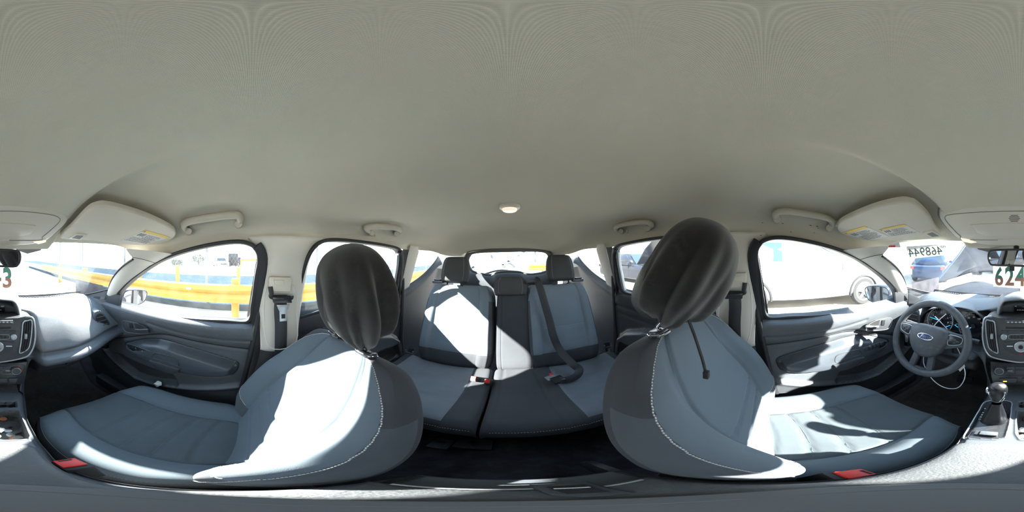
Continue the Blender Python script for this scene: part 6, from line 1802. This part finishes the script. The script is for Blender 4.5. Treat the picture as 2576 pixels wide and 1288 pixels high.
# white high-bodied car parked along the driver side
wx = -3.62
car('white_car', 'tall white car parked along the driver side window, chrome wheel by the mirror', (wx - .95, 1.05), math.pi / 2, M['wpaint'], L=4.9, W=1.9, H=1.78, belt=1.18, hoodz=1.12, cab=(-2.2, 1.15), roof=(-1.9, -.05), wb=2.85, fo=.92, r=.38, glass=M['cglass_l'], glass2=M['cglass_b'], spokes=5, clear=.30)
car('black_sedan', 'black sedan with its hood raised behind the driver side rear window', (-6.1, -6.15), math.pi / 2, M['kpaint'], L=4.8, wb=2.8, hood_open=math.radians(52), spokes=11, r=.35)
car('white_van', 'white van standing beyond the black sedan', (-10.5, -3.2), math.pi / 2 + .5, M['wpaint'], L=4.7, H=1.75, belt=1.05, hoodz=1.05)
car('blue_sedan', 'blue sedan with red tail lamps ahead on the driver side', (-5.0, 8.6), math.radians(112), M['bpaint'], L=4.6)
car('low_white_car', 'low white car ahead, seen under the buckled bonnet', (-.6, 13.6), .1, M['wpaint'], L=4.4, H=1.35, belt=.80, hoodz=.80)
car('white_car_far', 'small distant white car across the road beside the dark truck', (24.5, PX(555, 640, 24.5).y), .4 + math.pi, M['wpaint'])
bpy.data.objects['white_car_far'].name = 'hatchback'
tr = thing('truck', 'dark truck cab across the road beyond the yellow barrier', 'truck', (26, PX(588, 640, 26).y, GZ))
ty = PX(588, 640, 26).y
rbox('truck_cab', (26, ty, -.25), (1.8, 1.5, 1.9), M['kpaint'], tr, bev=.15); slab('truck_window', [Vector((25.08, ty + y, z)) for y, z in ((-.6, .1), (.6, .1), (.55, .55), (-.55, .55))], (-1, 0, 0), .02, M['cglass'], tr)
rbox('truck_bed', (27.5, ty - .3, -.5), (2.6, 1.6, 1.2), M['bpaint'], tr, bev=.05)
for y in (-.6, .6): wheel_at(tr, (25.3, ty + y, GZ + .4), .4, (-1, 0, 0))
# ---- rear: stairs, posts, walls
sx0 = -13.0
stn_ = thing('metal_staircase', 'pale metal staircase with crossed stringers behind the rear window', 'staircase', (0, sx0, GZ))
for a, b in (((-2.6, 1.7), (.6, -.9)), ((-.6, -.9), (3.2, 1.6)), ((-3.4, 1.7), (-.2, -.9))):
    tube('stringer', [Vector((-a[0], sx0, a[1])), Vector((-b[0], sx0, b[1]))], 0, M['galv'], stn_, up=(0, 1, 0), prof=rprof(.08, .22, .01))
for k in range(9):
    t = (k + .5) / 9; rbox('tread', (lerp(.6, -3.2, t), sx0 + .5, lerp(-.9, 1.6, t)), (.30, 1.0, .05), M['galv'], stn_, bev=.005)
for x in (-3.3, -2.2, 1.4, 3.0): rbox('stair_post', (x, sx0 + .1, .2), (.16, .16, 3.2), M['galv'], stn_, bev=.01)
rw_ = thing('rear_guardrail', 'yellow guardrail seen through the rear window by the staircase', 'guardrail', (-1.5, -10, GZ))
wbeam(-1, -10.0, -4.8, -1.3, -.55, .36, rw_, axis='x')
for x in (-4, -2.2): rbox('rail_post', (x, -10.15, -.95), (.12, .12, .9), M['yel'], rw_, bev=.01)
bl = thing('pale_building', 'pale low building far behind the staircase', 'building', (2, -24, GZ))
rbox('building_wall', (3, -25, .6), (26, 1.0, 4.0), M['wall_w'], bl, bev=.02)
for k in range(6): slab('building_window', [Vector((-7 + k * 4 + x, -24.5, z)) for x, z in ((0, .2), (1.6, .2), (1.6, 1.4), (0, 1.4))], (0, 1, 0), .03, M['cglass_l'], bl)
bl = thing('workshop', 'pale workshop wall with blue door beyond the fence, behind the passenger hood', 'building', (20, -20, GZ))
rbox('workshop_wall', (20, -19, .4), (12, 1, 3.6), M['wall_w'], bl, bev=.02, rot=Matrix.Rotation(-.8, 3, 'Z'))
slab('workshop_door', [Vector((18.2 + x * .7, -16.6 - x * -.0 + x * -.72 * 1, z)) for x, z in ((0, GZ), (2, GZ), (2, .7), (0, .7))], (-.7, .7, 0), .05, M['bpaint'], bl)
# loose tyres on the ground ahead
for k, (u, v, lab) in enumerate(((2452, 684, 'small grey tyre lying ahead, nearer the buckled bonnet'), (2463, 685, 'small grey tyre lying ahead, nearer the number sheet'))):
    c = PN(u, v, (0, 0, 1), GZ + .2)
    t = mk('tyre', *lathe_geo([(.14, -.08), (.22, -.09), (.25, -.05), (.25, .05), (.22, .09), (.14, .08), (.12, 0), (.14, -.08)], c, (.2, -1, .2), 28), M['tyre']); tag(edge_smooth(t), lab, 'tyre', 'loose tyres ahead')
# ---- own bonnet, buckled by the crash
bn = thing('bonnet', 'buckled dark bonnet ahead of the windshield, its passenger half bent and whitened as sunlit', 'bonnet', (0, 1.7, -.5))
def bnf(s, t):
    x = lerp(-.74, .02, s); y = lerp(1.235, 2.35, t)
    z = -.335 - .06 * t + .050 * math.sin(t * 3.1) + .03 * math.sin(x * 9 + 1) * t - .05 * sm(.5, .74, -x)
    y -= .10 * (x / .74) ** 2
    return Vector((x, y, z))
surf('bonnet_skin', bnf, 30, 24, M['bon_in'], bn)
def bnf2(s, t):
    x = lerp(.01, .74, s); y = lerp(1.24, 2.3, t); 
    z = -.335 + (.23 * sm(0, .9, t) * sm(.75, .0, s)) - .05 * t * s - .012 * abs(math.sin(6 * s + 3 * t)) - .03 * sm(.5, 1, s)
    return Vector((x, y - .10 * s * s, z))
surf('sunlit_panel', bnf2, 30, 24, M['wpaint'], bn)  # white paint stands for full sun on this half of the bonnet

bA, bE, bD = PY(2355, 711, 1.38), PY(2442, 685, 1.66), PY(2500, 682, 1.98)
tB, tC = PY(2440, 606, 1.98), PY(2494, 628, 2.10)
_bt = crv([bA, bA.lerp(bE, .5), bE, bE.lerp(bD, .5), bD], 40); _tp = crv([bA + Vector((0, .01, .01)), bA.lerp(tB, .55), tB, tB.lerp(tC, .5) + Vector((0, 0, .02)), tC], 40)
def bnf3(s, t):
    k = s * 40; i = int(min(k, 39)); p = V(_bt[i] * (1 - k + i) + _bt[i + 1] * (k - i)); q = V(_tp[i] * (1 - k + i) + _tp[i + 1] * (k - i))
    return p.lerp(q, t) + Vector((0, .05 * math.sin(math.pi * t) * s, 0))
surf('buckled_panel', bnf3, 40, 16, M['bon_in'], bn, thick=.012)
_e = [bnf3(k / 20 * .62, 1.0) for k in range(21)]
tube('panel_edge', _e, .012, M['bpaint'], bn, n=6)
# ------------------------------------------------------------------ lift everything to its height above the yard
for o in list(SC.objects):
    if o.parent is None and o.type in ('MESH', 'EMPTY'):
        o.location.z += CAMZ
bpy.context.view_layer.update()
